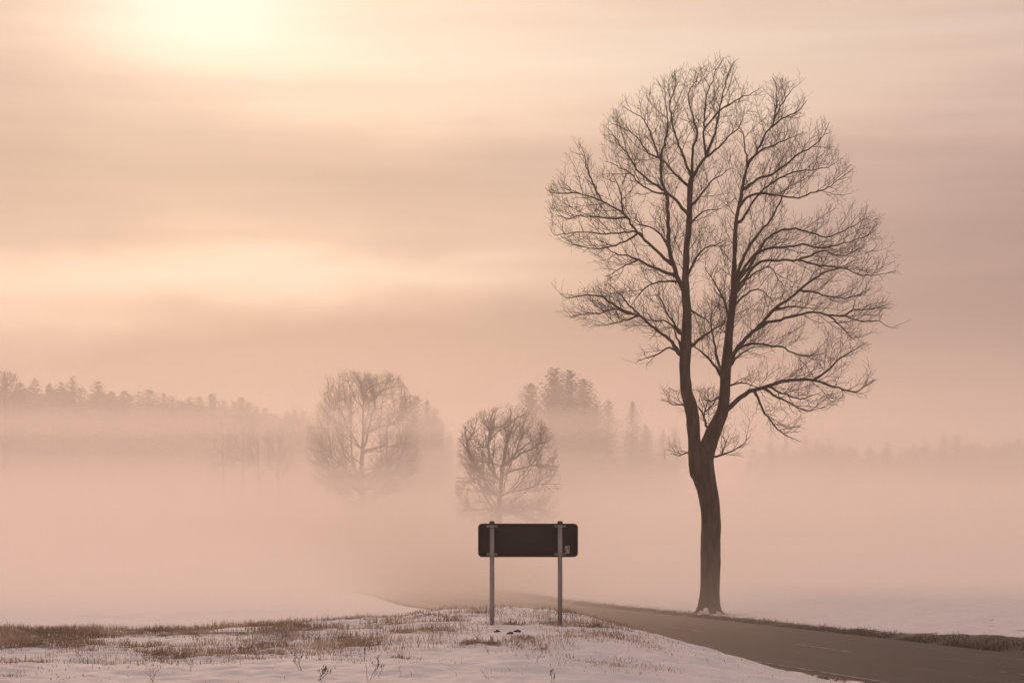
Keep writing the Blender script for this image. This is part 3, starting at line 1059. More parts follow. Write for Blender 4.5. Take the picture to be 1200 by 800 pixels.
def bare_tree(name, px, top_y, d, crown, label, group=None, seed=1, boughs=22, tip=0.02, fork=0.25, spread=1.0, scale=1.0, rise=0.45, rt=0.22, tlo=0.35):
    """Far bare tree. crown: photo-pixel polygon of its outline."""
    rng = np.random.default_rng(seed)
    s = F / d
    bx = (px - 600) / s
    bz = gz(bx, d)
    base = np.array([bx, d, bz])
    root = empty(name, base, label, 'tree', group)
    H = CZ + (HY - top_y) / s - bz
    xs = [c[0] for c in crown]; ys = [c[1] for c in crown]
    halfw = (max(xs) - min(xs)) / 2 / s
    cx = ((max(xs) + min(xs)) / 2 - px) / s
    inside = poly_mask(crown)

    def pix(p):
        dd = d + p[1]
        return 600 + (p[0] + base[0]) * F / dd, HY - (p[2] + base[2] - CZ) * F / dd
    zlow = CZ + (HY - max(ys)) / s - bz
    hz = zlow + (H - zlow) * fork
    lean = rng.uniform(-.3, .3)
    tn = 8
    TP = np.array([(lean * (i / (tn - 1)) ** 2 + 0.05 * math.sin(i * 1.7 + seed), 0.04 * math.cos(i * 2.1 + seed), hz * i / (tn - 1) - 0.1 * (i == 0)) for i in range(tn)])
    mt, mc = MB(), MB()
    mt.tube(TP, rt * np.linspace(1.35, 0.42, tn), 10)
    ctr = np.array([cx * 0.5, 0, zlow + 0.15 * (H - zlow)])
    k = 1.0 * scale
    cfg = dict(pix=pix, tip=tip, wig=0.14, stray=0.12, th=(0.5, 1.15),
               lv=[(0.50 * k, 2.0 * k, tip * 2.6, 5, 0.03, 0.05), (0.30 * k, 1.0 * k, tip * 1.35, 4, 0.04, 0.05), (0.26 * k, 0.5 * k, tip * 0.9, 2, 0.05, 0.04)])
    pc = ((max(xs) + min(xs)) / 2, min(ys) * 0.45 + max(ys) * 0.55)
    prim = []
    n_main = max(5, boughs // 8)
    for bnum in range(boughs):
        # a bough from the upper trunk to a point near the outline
        an = 2 * math.pi * (bnum + rng.uniform(-.3, .3)) / n_main - math.pi / 2 if bnum < n_main else 2 * math.pi * (bnum + rng.uniform(-.5, .5)) / (boughs - n_main)
        hit = None
        for q in np.linspace(1.6, 0.05, 80):
            a, b_ = pc[0] + q * math.cos(an) * (max(xs) - min(xs)) / 2, pc[1] + q * math.sin(an) * (max(ys) - min(ys)) / 2
            if inside(a, b_):
                hit = q
                break
        q = (hit or 0.3) * (1 - 0.42 * rng.random() ** 1.7)
        a, b_ = pc[0] + q * math.cos(an) * (max(xs) - min(xs)) / 2, pc[1] + q * math.sin(an) * (max(ys) - min(ys)) / 2
        X = (a - px) / s
        w = math.sqrt(max(0.05, 1 - ((X - cx) / (halfw * 1.02)) ** 2))
        E = np.array([X, rng.uniform(-0.85, 0.85) * halfw * w, CZ + (HY - b_) / s - bz])
        t0 = rng.uniform(tlo, 1.0)
        h0 = TP[int(round((1.0 if bnum == 0 else t0) * (tn - 1)))].copy()
        h0[2] = min(h0[2], max(E[2] - 0.20 * np.linalg.norm(E[:2] - h0[:2]), hz * 0.55))
        D = np.linalg.norm(E - h0)
        outv = np.array([E[0] - h0[0], E[1] - h0[1], 0]); outv /= max(np.linalg.norm(outv), 1e-6)
        Tan = None
        if bnum >= n_main and rng.random() < 0.8:
            # a lesser bough: it leaves one of the main limbs instead of the trunk
            bestd = 1e9
            for Pp, rp in prim:
                for i in range(2, 9):
                    v = E - Pp[i]
                    dd = np.linalg.norm(v) * (1.25 - 0.5 * np.dot(v / max(np.linalg.norm(v), 1e-6), (Pp[i + 1] - Pp[i]) / np.linalg.norm(Pp[i + 1] - Pp[i]))) * rng.uniform(0.8, 1.25)
                    if dd < bestd:
                        bestd, h0, Tan, rstart = dd, Pp[i].copy(), (Pp[i + 1] - Pp[i]) / np.linalg.norm(Pp[i + 1] - Pp[i]), rp[i]
            D = np.linalg.norm(E - h0)
        B1 = h0 + Tan * D * 0.35 if Tan is not None else h0 + np.array([0, 0, 1]) * D * rise + outv * D * rng.uniform(0.15, 0.5)
        B2 = h0 + (E - h0) * 0.68 + np.array([0, 0, 1]) * D * 0.06 + rng.normal(0, 0.05 * D, 3)
        t = np.linspace(0, 1, 12)[:, None]
        P = (1 - t) ** 3 * h0 + 3 * (1 - t) ** 2 * t * B1 + 3 * (1 - t) * t * t * B2 + t ** 3 * E
        P[1:-1] += smooth_noise(rng, 10) * 0.05 * D
        r = (rstart * 0.6 if Tan is not None else rt * (rng.uniform(0.30, 0.44) if bnum < n_main else 0.2) * spread) * np.linspace(1, 0, 12) ** 0.8 + tip * 1.5
        if bnum < n_main:
            prim.append((P, r))
        mc.tube(P, r, 6, cap=False)
        ramify(mc, P, r, 0, cfg, rng, inside, ctr, 0.22)
    obj('trunk', mt.mesh('trunk', M_FARBARK), root)
    obj('crown', mc.mesh('crown', M_FARTWIG), root)
    return root


ROUND = [(595 + (x - 595) * 1.05, y if y < 560 else 560 + (y - 560) * 1.45) for x, y in [(537, 520), (545, 497), (562, 482), (585, 475), (605, 474), (625, 482), (642, 500), (651, 520), (653, 545), (656, 565), (652, 592), (625, 600), (600, 590), (570, 600), (540, 597), (534, 575), (538, 548)]]
bare_tree('bare_tree', 584, 474, 165.0, ROUND, 'round crowned bare tree in fog just above the road sign', seed=4, boughs=112, tip=0.0085, fork=0.50, scale=0.70, rise=0.12, rt=0.26, tlo=0.50)
WIDE = [(356, 530), (358, 505), (364, 484), (376, 466), (374, 452), (385, 440), (405, 433), (430, 436), (452, 432), (468, 440), (478, 455), (486, 470), (492, 490), (492, 510), (496, 540), (486, 572), (440, 586), (395, 584), (364, 562)]
bare_tree('bare_tree', 423, 433, 235.0, WIDE, 'broad many stemmed bare tree with a band of fog across its crown', seed=9, boughs=150, tip=0.0108, fork=0.5, scale=1.0, rise=0.14, rt=0.36, tlo=0.2)
LEFTC = [(-22, 470), (-16, 446), (0, 436), (12, 434), (24, 442), (30, 456), (32, 490), (20, 520), (-10, 520)]
bare_tree('bare_tree', 5, 434, 330.0, LEFTC, 'bare tree with rounded top at the left end of the far treeline', seed=14, boughs=30, tip=0.030, fork=0.35, scale=1.7, rise=0.45, rt=0.4)
GROUP_L = [(262, 492, 'slim'), (284, 486, 'slim'), (303, 490, 'slim'), (326, 496, 'slim')]
FAINT = ['faint thin bare tree left of the fogbound clump on the field', 'faint bare tree with two dim upright stems inside the fogbound clump',
         'faint bare tree right of centre in the fogbound clump', 'faint low bare tree closing the fogbound clump towards the broad tree']
for i, (x, ty, _) in enumerate(GROUP_L):
    poly = [(x - 21, ty + 34), (x - 17, ty + 12), (x - 6, ty), (x + 8, ty + 2), (x + 18, ty + 14), (x + 21, ty + 36), (x + 16, ty + 62), (x - 16, ty + 62)]
    bare_tree('bare_tree', x, ty, 285.0 + 6 * (i % 2), poly, FAINT[i], 'faint bare trees on the far field', seed=20 + i, boughs=13, tip=0.020, fork=0.5, scale=1.2, rise=0.25, rt=0.20)


# ------------------------------------------------------------------ conifers
def conifer_mesh(seed, H, W, up=0.0, bare=0.08, dens=1.0, ragged=0.25, big=1.0):
    """(trunk mesh, crown mesh) of a spruce H tall and W wide, made of many small needle sprays."""
    rng = np.random.default_rng(seed)
    mt = MB()
    mt.tube([(0, 0, -0.5), (0.05, 0, H * 0.4), (0, 0, H)], [0.018 * H, 0.011 * H, 0.01], 7)
    V, Tq = [], []
    nb = int(330 * dens)
    lob = rng.uniform(0, 6.28, 3)
    for bi in range(nb):
        f = 1 - (1 - (bi + rng.random()) / nb) ** 0.80
        z = H * (bare + (0.99 - bare) * f)
        a = bi * 2.399 + rng.uniform(-.5, .5)
        lobes = 1 + 0.18 * math.sin(2 * a + lob[0] + z * 0.5) + ragged * rng.uniform(-1, 1)
        L = (W / 2 * ((1 - f) ** 0.66) * lobes + 0.10) * rng.uniform(0.75, 1.1)
        droop = (-0.32 + 0.55 * f + up) * L
        ca, sa = math.cos(a), math.sin(a)
        ns = max(2, int(L / 0.5))
        for i in range(ns + 1):
            t = (i + 0.5) / (ns + 0.5)
            p = np.array([ca * L * t, sa * L * t, z + droop * t + 0.16 * L * t * t])
            for k in range(4):
                w = big * (0.30 + 0.28 * L * (1 - t) * 0.6) * rng.uniform(0.5, 1.4)
                b = a + rng.uniform(-1.5, 1.5)
                e = p + np.array([math.cos(b) * w, math.sin(b) * w, rng.uniform(-0.55, 0.22) * w + up * 0.6 * w])
                g = rng.uniform(-0.5, 0.5)
                o = np.array([-math.sin(b) * math.cos(g), math.cos(b) * math.cos(g), math.sin(g)]) * w * 0.42
                n = len(V)
                V += [p - o, p + o, e]
                Tq.append((n, n + 1, n + 2))
    for k in range(10):
        b = rng.uniform(0, 6.28)
        z = H * (1.0 - 0.012 * k)
        n = len(V)
        V += [(0.05, 0, z), (-0.05, 0.03, z), (0.16 * math.cos(b) * (1 + .2 * k), 0.16 * math.sin(b) * (1 + .2 * k), z + 0.2)]
        Tq.append((n, n + 1, n + 2))
    mc = MB()
    mc.raw(V, Tq)
    return mt.mesh('trunk', M_FARBARK), mc.mesh('crown', M_NEEDLE, smooth=False)


SPRUCES = [conifer_mesh(s, 20.0, w, dens=dn, ragged=rg) for s, w, dn, rg in ((1, 8.2, 1.0, .25), (2, 7.0, 1.0, .3), (3, 9.4, 1.1, .3), (4, 6.4, .9, .3), (5, 8.6, .9, .4))]
LIGHT = [conifer_mesh(40 + i, 20.0, w, dens=0.34, ragged=.35, big=1.9) for i, w in enumerate((8.0, 9.0, 7.0, 9.6, 8.4))]
PINES = [conifer_mesh(s, 20.0, w, up=0.42, dens=1.7, ragged=.28, bare=.05) for s, w in ((31, 9.5), (32, 10.5))]


def conifer(px, top_y, d, kind, label, group, wide=1.0):
    s = F / d
    x = (px - 600) / s
    z = gz(x, d)
    H = CZ + (HY - top_y) / s - z
    o = empty('conifer', (x, d, z), label, 'tree', group)
    o.rotation_euler = (0, 0, random.uniform(0, 6.28))
    k = H / 20.0
    o.scale = (k * wide, k * wide, k)
    obj('trunk', kind[0], o)
    obj('crown', kind[1], o)
    return o


ORD = ['first', 'second', 'third', 'fourth', 'fifth', 'sixth', 'seventh', 'eighth', 'ninth', 'tenth', 'eleventh', 'twelfth', 'thirteenth', 'fourteenth', 'fifteenth', 'sixteenth', 'seventeenth',
       'eighteenth', 'nineteenth', 'twentieth', 'twenty-first', 'twenty-second', 'twenty-third', 'twenty-fourth', 'twenty-fifth', 'twenty-sixth', 'twenty-seventh', 'twenty-eighth']
LEFT = [(24, 449), (41, 444), (58, 450), (73, 448), (85, 442), (95, 454), (114, 447), (130, 459), (146, 458), (163, 459), (175, 457), (192, 461), (202, 464), (212, 470), (222, 466), (234, 465), (249, 462),
        (262, 470), (274, 471), (283, 466), (291, 472), (301, 477), (311, 479), (337, 482), (346, 480), (356, 482)]
for i, (x, y) in enumerate(LEFT):
    conifer(x, y - 2, 372 + 9 * ((i * 7) % 4), SPRUCES[(i * 3 + i // 4) % 5], 'hazy dark conifer, %s pointed top from the left in the far left treeline' % ORD[i], 'conifers of the far left treeline', random.uniform(1.2, 1.6))
MID = [(622, 449, 300, 0, 'dark evergreen forming the left shoulder of the tall clump behind the round bare tree'),
       (650, 431, 306, 1, 'tallest dark evergreen at the middle of the clump behind the round bare tree'),
       (667, 433, 300, 0, 'dark evergreen just right of the tallest one in the misty clump'),
       (685, 444, 304, 1, 'ragged evergreen on the right side of the misty clump')]
for x, y, d, k, lb in MID:
    conifer(x, y, d, PINES[k], lb, 'evergreens in the clump behind the round tree', 1.1)
MID2 = [(699, 470, 318, 3, 'slim misty conifer right below the ragged evergreen clump'), (713, 468, 325, 0, 'broad misty conifer between the evergreen clump and the narrow spire'),
        (741, 469, 322, 1, 'narrow misty spire shaped conifer left of the big tree trunk'), (757, 497, 330, 2, 'low misty conifer at the foot of the narrow spire'),
        (777, 503, 352, 1, 'faint small conifer left of the big tree trunk'), (791, 499, 350, 4, 'faint conifer half hidden behind the big tree trunk'),
        (487, 462, 322, 2, 'bushy evergreen touching the right side of the broad bare tree'), (501, 468, 328, 1, 'pointed evergreen right of the bushy one beside the broad bare tree'),
        (509, 477, 334, 4, 'lower evergreen stepping down right of the broad bare tree'), (517, 490, 340, 3, 'smallest evergreen at the right end of the clump by the broad bare tree')]
for x, y, d, k, lb in MID2:
    conifer(x, y, d, SPRUCES[k], lb, None, 1.2)
GAP = [(528, 506), (540, 511), (553, 508), (566, 514)]
for i, (x, y) in enumerate(GAP):
    conifer(x, y, 440, SPRUCES[i], 'very faint conifer, %s from the left in the gap before the round bare tree' % ORD[i], 'faint conifers in the gap', 1.1)
RIGHT = [(902, 517), (921, 514), (944, 511), (958, 515), (972, 513), (987, 522), (1004, 524), (1019, 524), (1040, 518), (1056, 524), (1071, 520), (1086, 518), (1106, 511), (1121, 510), (1136, 519), (1150, 523), (1163, 520), (1180, 517), (1194, 513), (1207, 515)]
for i, (x, y) in enumerate(RIGHT):
    conifer(x, y - 1, 410 + 8 * ((i * 5) % 4), SPRUCES[(i * 2 + 1) % 5], 'faint conifer, %s from the left in the far treeline right of the big tree' % ORD[i], 'conifers of the far right treeline', random.uniform(1.3, 1.7))


def wood(name, x0, x1, d0, d1, top, n, seed, label):
    """Distant wood that reads as one mass behind the pointed trees: one object."""
    rng = np.random.default_rng(seed)
    vs, fs, cnt = [], [], 0
    pool = []
    for t, c in LIGHT:
        v = np.empty(len(c.vertices) * 3, np.float32); c.vertices.foreach_get('co', v)
        f = np.empty(len(c.polygons) * 3, np.int32); c.polygons.foreach_get('vertices', f)
        pool.append((v.reshape(-1, 3), f.reshape(-1, 3)))
    for i in range(n):
        px = rng.uniform(x0, x1); d = rng.uniform(d0, d1)
        s = F / d
        x = (px - 600) / s
        z = gz(x, d)
        H = (CZ + (HY - (np.interp(px, *zip(*top)) + 4 + 17 * rng.random())) / s - z)
        v, f = pool[rng.integers(5)]
        a = rng.uniform(0, 6.28)
        k = H / 20.0
        w = v.copy() * np.array([k * 1.6, k * 1.6, k])
        w = np.stack([w[:, 0] * math.cos(a) - w[:, 1] * math.sin(a) + x, w[:, 0] * math.sin(a) + w[:, 1] * math.cos(a) + d, w[:, 2] + z], axis=1)
        vs.append(w); fs.append(f + cnt); cnt += len(w)
    me = mesh_np(name, np.concatenate(vs), [np.concatenate(fs)], M_NEEDLE, False)
    tag(obj(name, me), label, kind='stuff')


wood('forest', -120, 372, 392, 440, [(-120, 440), (20, 447), (120, 453), (200, 464), (290, 473), (345, 482), (372, 486)], 230, 5, 'dark hazy conifer wood filling the far left treeline')
wood('forest', 880, 1330, 435, 480, [(880, 520), (950, 514), (1050, 520), (1120, 513), (1330, 510)], 190, 6, 'faint conifer wood filling the far right treeline')


# ------------------------------------------------------------------ far farmhouse
def house():
    d = 385.0
    s = F / d
    x = (1034 - 600) / s
    z = gz(x, d)
    o = empty('farmhouse', (x, d, z), 'faint farmhouse with snowy roof below the far right treeline', 'house')
    top = CZ + (HY - 566) / s - z
    W, Dp = 9.6, 7.0
    eave = max(2.4, top - 2.6)
    w = MB()
    w.box((0, 0, eave / 2 - 0.2), (W, Dp, eave + 0.4))
    for sx in (-1, 1):
        w.raw([(sx * W / 2, -Dp / 2, eave), (sx * W / 2, Dp / 2, eave), (sx * W / 2, 0, top - 0.15)], [(0, 1, 2)])
    obj('wall', w.mesh('wall', M_WALL, False), o)
    r = MB()
    ov = 0.5
    for sy in (-1, 1):
        a = np.array([(-W / 2 - ov, sy * (Dp / 2 + ov), eave - 0.35), (W / 2 + ov, sy * (Dp / 2 + ov), eave - 0.35), (W / 2 + ov, 0, top), (-W / 2 - ov, 0, top)])
        V = np.concatenate([a, a + np.array([0, 0, 0.28])])
        r.raw(V, None, [(0, 1, 2, 3), (4, 7, 6, 5), (0, 4, 5, 1), (1, 5, 6, 2), (2, 6, 7, 3), (3, 7, 4, 0)])
    rf = obj('roof', r.mesh('roof', M_SNOWC, False), o)
    c = MB(); c.box((-1.6, 0.0, top + 0.35), (0.7, 0.7, 1.5))
    obj('chimney', c.mesh('chimney', M_ROOFSIDE, False), rf)
    for wx in (-3.2, -1.0, 1.2, 3.3):
        f = MB(); f.box((wx, -Dp / 2 - 0.04, eave * 0.5), (1.1, 0.12, 1.3))
        fo = obj('window', f.mesh('window', M_WHITE, False), o)
        g = MB(); g.box((wx, -Dp / 2 - 0.09, eave * 0.5), (0.9, 0.06, 1.1))
        obj('pane', g.mesh('pane', M_GLASS, False), fo)


house()


# ------------------------------------------------------------------ road sign seen from behind
def road_sign():
    d = 34.0
    s = F / d
    pw, ph = 117.5 / s, 39.5 / s
    xc = (618.8 - 600) / s
    zc = CZ + (HY - 632.8) / s
    o = empty('road_sign', (xc, d, gz(xc, d)), 'blank dark back of a wide road sign on two grey posts', 'road sign')
    bz = o.location.z
    zc -= bz

    def rrect(w, h, r, n=7):
        P = []
        for cx, cz, a0 in ((w / 2 - r, h / 2 - r, 0), (-w / 2 + r, h / 2 - r, 90), (-w / 2 + r, -h / 2 + r, 180), (w / 2 - r, -h / 2 + r, 270)):
            for i in range(n):
                a = R(a0 + 90 * i / (n - 1))
                P.append((cx + r * math.cos(a), cz + r * math.sin(a)))
        return P
    r = 4.5 / s
    A = rrect(pw - 0.012, ph - 0.012, r)
    n = len(A)
    m = MB()
    y0, y1 = 0.085, 0.100
    V = [(x, y0, zc + z) for x, z in A] + [(x, y1, zc + z) for x, z in A] + [(0, y0, zc), (0, y1, zc)]
    q = [(i, n + i, n + (i + 1) % n, (i + 1) % n) for i in range(n)]
    t = [(2 * n, i, (i + 1) % n) for i in range(n)] + [(2 * n + 1, n + (i + 1) % n, n + i) for i in range(n)]
    m.raw(V, t, q)
    panel = obj('panel', m.mesh('panel', M_SIGN, False), o)
    # folded rim around the panel
    B, C = rrect(pw, ph, r + .006), rrect(pw - 0.030, ph - 0.030, r - 0.012)
    m = MB()
    V = []
    for ring, y in ((B, 0.105), (B, 0.068), (C, 0.068), (C, 0.0835)):
        V += [(x, y, zc + z) for x, z in ring]
    q = [(k * n + i, k * n + (i + 1) % n, (k + 1) * n + (i + 1) % n, (k + 1) * n + i) for k in range(3) for i in range(n)]
    m.raw(V, None, q)
    obj('rim', m.mesh('rim', M_RIM, False), panel)
    # small inspection sticker
    sx, sz = (664.8 - 618.8) / s, zc + (632.8 - 643.9) / s
    m = MB(); m.box((sx, 0.083, sz), (5.4 / s, 0.003, 9.2 / s))
    st = obj('sticker', m.mesh('sticker', M_LABEL, False), panel)
    m = MB(); m.box((sx - 1.4 / s, 0.080, sz - 0.6 / s), (1.7 / s, 0.002, 2.6 / s))
    m2 = MB(); m2.box((sx + 1.3 / s, 0.0805, sz + 1.8 / s), (1.2 / s, 0.002, 4.0 / s))
    o1 = obj('sticker_mark', m.mesh('sticker_mark', M_LABEL2, False), panel)
    o1['label'] = 'red mark on the small sticker'
    o2 = obj('sticker_mark', m2.mesh('sticker_mark', M_LABEL3, False), panel)
    o2['label'] = 'dark bar on the small sticker'
    pr = 2.75 / s
    for px in (576.6, 656.3):
        x = (px - 618.8) / s
        g = gz(xc + x, d) - bz
        ztop = zc + (632.8 - 612.5) / s
        m = MB()
        m.tube([(x, 0, g - 0.45), (x, 0, (g + ztop) / 2), (x, 0, ztop)], [pr] * 3, 20)
        po = obj('post', m.mesh('post', M_STEEL), o)
        m = MB()
        m.tube([(x, 0, ztop - 0.03), (x, 0, ztop + 0.022), (x, 0, ztop + 0.034)], [pr + 0.006, pr + 0.006, pr * 0.75], 20)
        obj('cap', m.mesh('cap', M_CAP), po)
        for zy in (616.4, 649.0):
            z = zc + (632.8 - zy) / s
            m = MB()
            m.tube([(x, 0, z - 0.021), (x, 0, z + 0.021)], [pr + 0.008] * 2, 16)
            for sg in (-1, 1):
                m.box((x + sg * (pr + 0.026), 0.030, z), (0.052, 0.026, 0.036))
                m.tube([(x + sg * (pr + 0.030), 0.005, z), (x + sg * (pr + 0.030), 0.019, z)], [0.009] * 2, 6)
            m.box((x, 0.058, z), (2 * pr + 0.06, 0.03, 0.03))
            obj('clamp', m.mesh('clamp', M_STEEL), o)


road_sign()


# ------------------------------------------------------------------ delineator posts by the road
def delineator(x, y, label):
    z = gz(x, y)
    o = empty('delineator_post', (x, y, z), label, 'post', 'delineator posts along the road')
    m = MB()
    pts = [(-0.06, -0.05), (0.06, -0.05), (0.03, 0.06), (-0.03, 0.06)]
    V = [(a, b, -0.3) for a, b in pts] + [(a, b, 0.90 if b < 0 else 1.02) for a, b in pts]
    m.raw(V, None, [(0, 1, 5, 4), (1, 2, 6, 5), (2, 3, 7, 6), (3, 0, 4, 7), (4, 5, 6, 7), (3, 2, 1, 0)])
    obj('post', m.mesh('post', M_WHITE, False), o)
    b = MB()
    V = [(a * 1.06, c * 1.06, 0.66) for a, c in pts] + [(a * 1.06, c * 1.06, 0.86) for a, c in pts]
    b.raw(V, None, [(0, 1, 5, 4), (1, 2, 6, 5), (2, 3, 7, 6), (3, 0, 4, 7)])
    bo = obj('band', b.mesh('band', M_BLACK, False), o)
    r = MB(); r.box((0, -0.056, 0.76), (0.05, 0.008, 0.16))
    obj('reflector', r.mesh('reflector', M_REFL, False), bo)
    o.rotation_euler = (0, 0, 0.2)


delineator((626.5 - 600) / F * 122, 122, 'faint white delineator post in fog behind the road sign')
delineator((486 - 600) / F * 140, 140, 'faint small delineator post in fog left of the road sign')


# ------------------------------------------------------------------ dead grass
def blades(pts, L, w, lean, rng, seg=2):
    """Vertices and triangles of grass blades standing at pts."""
    n = len(pts)
    a = rng.uniform(0, 2 * math.pi, n)
    dirv = np.stack([np.cos(a), np.sin(a), np.zeros(n)], axis=1)
    b = rng.uniform(0, 2 * math.pi, n)
    side = np.stack([np.cos(b), np.sin(b), np.zeros(n)], axis=1) * (w / 2)[:, None]
    le = lean * rng.uniform(0.2, 1.3, n)
    up = np.array([0, 0, 1.0])
    mid = pts + up * (L * 0.55)[:, None] + dirv * (L * 0.22 * le)[:, None]
    tip = pts + up * (L * np.clip(1 - 0.35 * le, 0.2, 1))[:, None] + dirv * (L * 0.75 * le)[:, None]
    V = np.stack([pts - side, pts + side, mid - side * 0.7, mid + side * 0.7, tip], axis=1).reshape(-1, 3)
    i = np.arange(n)[:, None] * 5
    t = np.concatenate([i + np.array([[0, 1, 3]]), i + np.array([[0, 3, 2]]), i + np.array([[2, 3, 4]])])
    return V, t


def bank_grass():
    rng = np.random.default_rng(21)
    n = 420000
    x = rng.uniform(-11, 8, n); y = rng.uniform(20.5, 41, n)
    s = road_sd(x, y)
    gc = grass_cover(x, y, s)
    k = rng.random(n) < gc ** 1.4 * 0.75
    x, y, gc = x[k], y[k], gc[k]
    z = ground_z(x, y)
    pts = np.stack([x, y, z - 0.01], axis=1)
    L = (0.05 + 0.14 * rng.random(len(x)) ** 1.6) * (0.6 + 0.75 * gc) * (0.8 + 0.45 * fbm(x / 0.8, y / 0.8, 2, 99))
    L = np.clip(L * (1 + 0.15 * sstep(30, 34, y)), 0.03, 0.36)
    V, t = blades(pts, L, rng.uniform(0.006, 0.012, len(x)), 1.0, rng)
    tag(obj('grass', mesh_np('grass', V, [t], M_GRASS, False)), 'brown dead grass poking through snow on the near bank', kind='stuff')
    # verges of the road
    n = 60000
    sp = rng.uniform(25, 170, n)
    sp = 25 + 145 * rng.random(n) ** 1.3
    side = np.where(rng.random(n) < 0.90, 1, -1)
    cx, cy_ = np.interp(sp, RS, RC[:, 0]), np.interp(sp, RS, RC[:, 1])
    nx, ny_ = np.interp(sp, RS, RN[:, 0]), np.interp(sp, RS, RN[:, 1])
    wv = 0.65 + 1.7 * sstep(9.5, 16, cx + 3) * (cy_ < 75)
    off = np.where(side > 0, RW + 0.12 + np.abs(rng.normal(0, 0.55, n)) * wv, RW + 0.10 + np.abs(rng.normal(0, 0.16, n)))
    x = cx + nx * off * side; y = cy_ + ny_ * off * side
    k = (fbm(x / 0.9, y / 0.9, 3, 44) > -0.25) & ((side > 0) | (y > 45))
    x, y, side = x[k], y[k], side[k]
    z = ground_z(x, y)
    pts = np.stack([x, y, z - 0.01], axis=1)
    L = 0.04 + 0.13 * rng.random(len(x)) ** 2
    V, t = blades(pts, L, rng.uniform(0.008, 0.018, len(x)), 0.9, rng)
    tag(obj('verge_grass', mesh_np('verge_grass', V, [t], M_VERGE, False)), 'short brown grass along both road verges', kind='stuff')


bank_grass()


def tuft(px, py, d, n, h, spread, label, mat=None, lean=1.25):
    n, h, spread = int(n * 1.2), h * 0.62, spread * 1.35
    rng = np.random.default_rng(int(px * 7 + py))
    s = F / d
    x = (px - 600) / s
    z = gz(x, d)
    o_pts = rng.normal(0, spread, (n, 2))
    g = ground_z(x + o_pts[:, 0], d + o_pts[:, 1])
    pts = np.stack([o_pts[:, 0], o_pts[:, 1], g - z - 0.01], axis=1)
    fall = np.exp(-(o_pts ** 2).sum(1) / (2 * (spread * 1.4) ** 2))
    V, t = blades(pts, h * rng.uniform(0.5, 1.1, n) * (0.5 + 0.5 * fall), rng.uniform(0.005, 0.010, n), lean, rng)
    o = empty('grass_tuft', (x, d, z), label, 'grass tuft', 'dry grass tufts on the snowy bank')
    obj('blades', mesh_np('blades', V, [t], mat or M_GRASS, False), o)['kind'] = 'stuff'


def dist_for(py, px):
    """Distance at which the near bank shows at photo row py."""
    for d in np.arange(20.5, 40, 0.1):
        x = (px - 600) / F * d
        if HY - (float(ground_z(np.array([x]), np.array([d]), None, False)[0]) - CZ) * F / d <= py:
            return float(d)
    return 36.0


TUFTS = [(38, 776, 160, .20, .12, 'small round brown tuft in the bottom left of the bank'), (12, 790, 90, .12, .10, 'flat dark tuft in the bottom left corner of the snow'),
         (152, 763, 120, .16, .10, 'low dark tuft below the left grass belt'), (318, 756, 150, .17, .10, 'brown tuft in front of the grass belt left of the bare snow'),
         (300, 775, 60, .16, .08, 'thin tuft above two dark stalks on the left snow'), (350, 735, 150, .24, .07, 'taller tuft rising above the crest at the middle left'),
         (408, 757, 110, .17, .09, 'loose tuft left of the dark dead stalks'), (470, 770, 90, .16, .07, 'dark tuft standing alone in the middle of the bank'),
         (552, 758, 260, .26, .075, 'dense upright tuft on the snow below the left sign post'), (615, 752, 160, .20, .09, 'leaning tuft on the snow below the sign'),
         (636, 762, 70, .12, .06, 'small low tuft right below the leaning tuft'), (598, 733, 120, .20, .06, 'tuft close beside the dark clod under the sign'),
         (645, 733, 140, .18, .08, 'pale tuft between the clod and the right sign post'), (698, 737, 150, .24, .06, 'pale thin tuft on the bank edge right of the sign'),
         (828, 719, 520, .42, .55, 'brown grass growing round the foot of the big tree'),
         (672, 748, 90, .12, .10, 'flat tuft on the snow right of the right sign post')]
for px, py, n, h, sp, lb in TUFTS:
    tuft(px, py, 73.6 if px == 828 else dist_for(py, px), n, h, sp, lb)


def stalk(px, py, h_px, lean, n, label, r=0.0030, heads=True):
    """Dead weed: a few thin stems with side shoots and dark seed heads."""
    d = dist_for(py, px)
    s = F / d
    x = (px - 600) / s
    z = gz(x, d)
    rng = np.random.default_rng(int(px * 3 + py))
    o = empty('dead_weed', (x, d, z), label, 'dead weed', 'dead weed stalks on the snowy bank')
    st, hd = MB(), MB()
    H = h_px / s
    for i in range(n):
        h = H * (1.0 if i == 0 else rng.uniform(0.45, 0.9))
        l = lean + (0 if i == 0 else rng.normal(0, 0.35))
        ly = rng.normal(0, 0.2)
        b = np.array([rng.normal(0, 0.02), rng.normal(0, 0.02), -0.03]) if i else np.array([0, 0, -0.03])
        P = [b + np.array([l * h * t ** 1.5 + 0.012 * rng.standard_normal(), ly * h * t ** 1.5, h * t]) for t in np.linspace(0, 1, 7)]
        st.tube(P, np.linspace(r, r * 0.5, 7), 5)
        for j in (3, 4, 5):
            if rng.random() < 0.6:
                e = P[j] + np.array([rng.normal(0, 0.04), rng.normal(0, 0.04), rng.uniform(.03, .09)])
                st.tube([P[j], e], [r * 0.6, r * 0.4], 4)
                if heads:
                    hd.tube([e, e + np.array([0, 0, 0.018]), e + np.array([0.003, 0, 0.034])], [0.003, 0.006, 0.002], 6)
        if heads:
            e = P[-1]
            hd.tube([e - np.array([0, 0, .01]), e + np.array([0, 0, 0.022]), e + np.array([0.004, 0, 0.045])], [0.003, 0.0075, 0.002], 6)
    obj('stem', st.mesh('stem', M_STALK), o)['kind'] = 'stuff'
    if heads and hd.n:
        obj('seed_head', hd.mesh('seed_head', M_STALK), o)['kind'] = 'stuff'


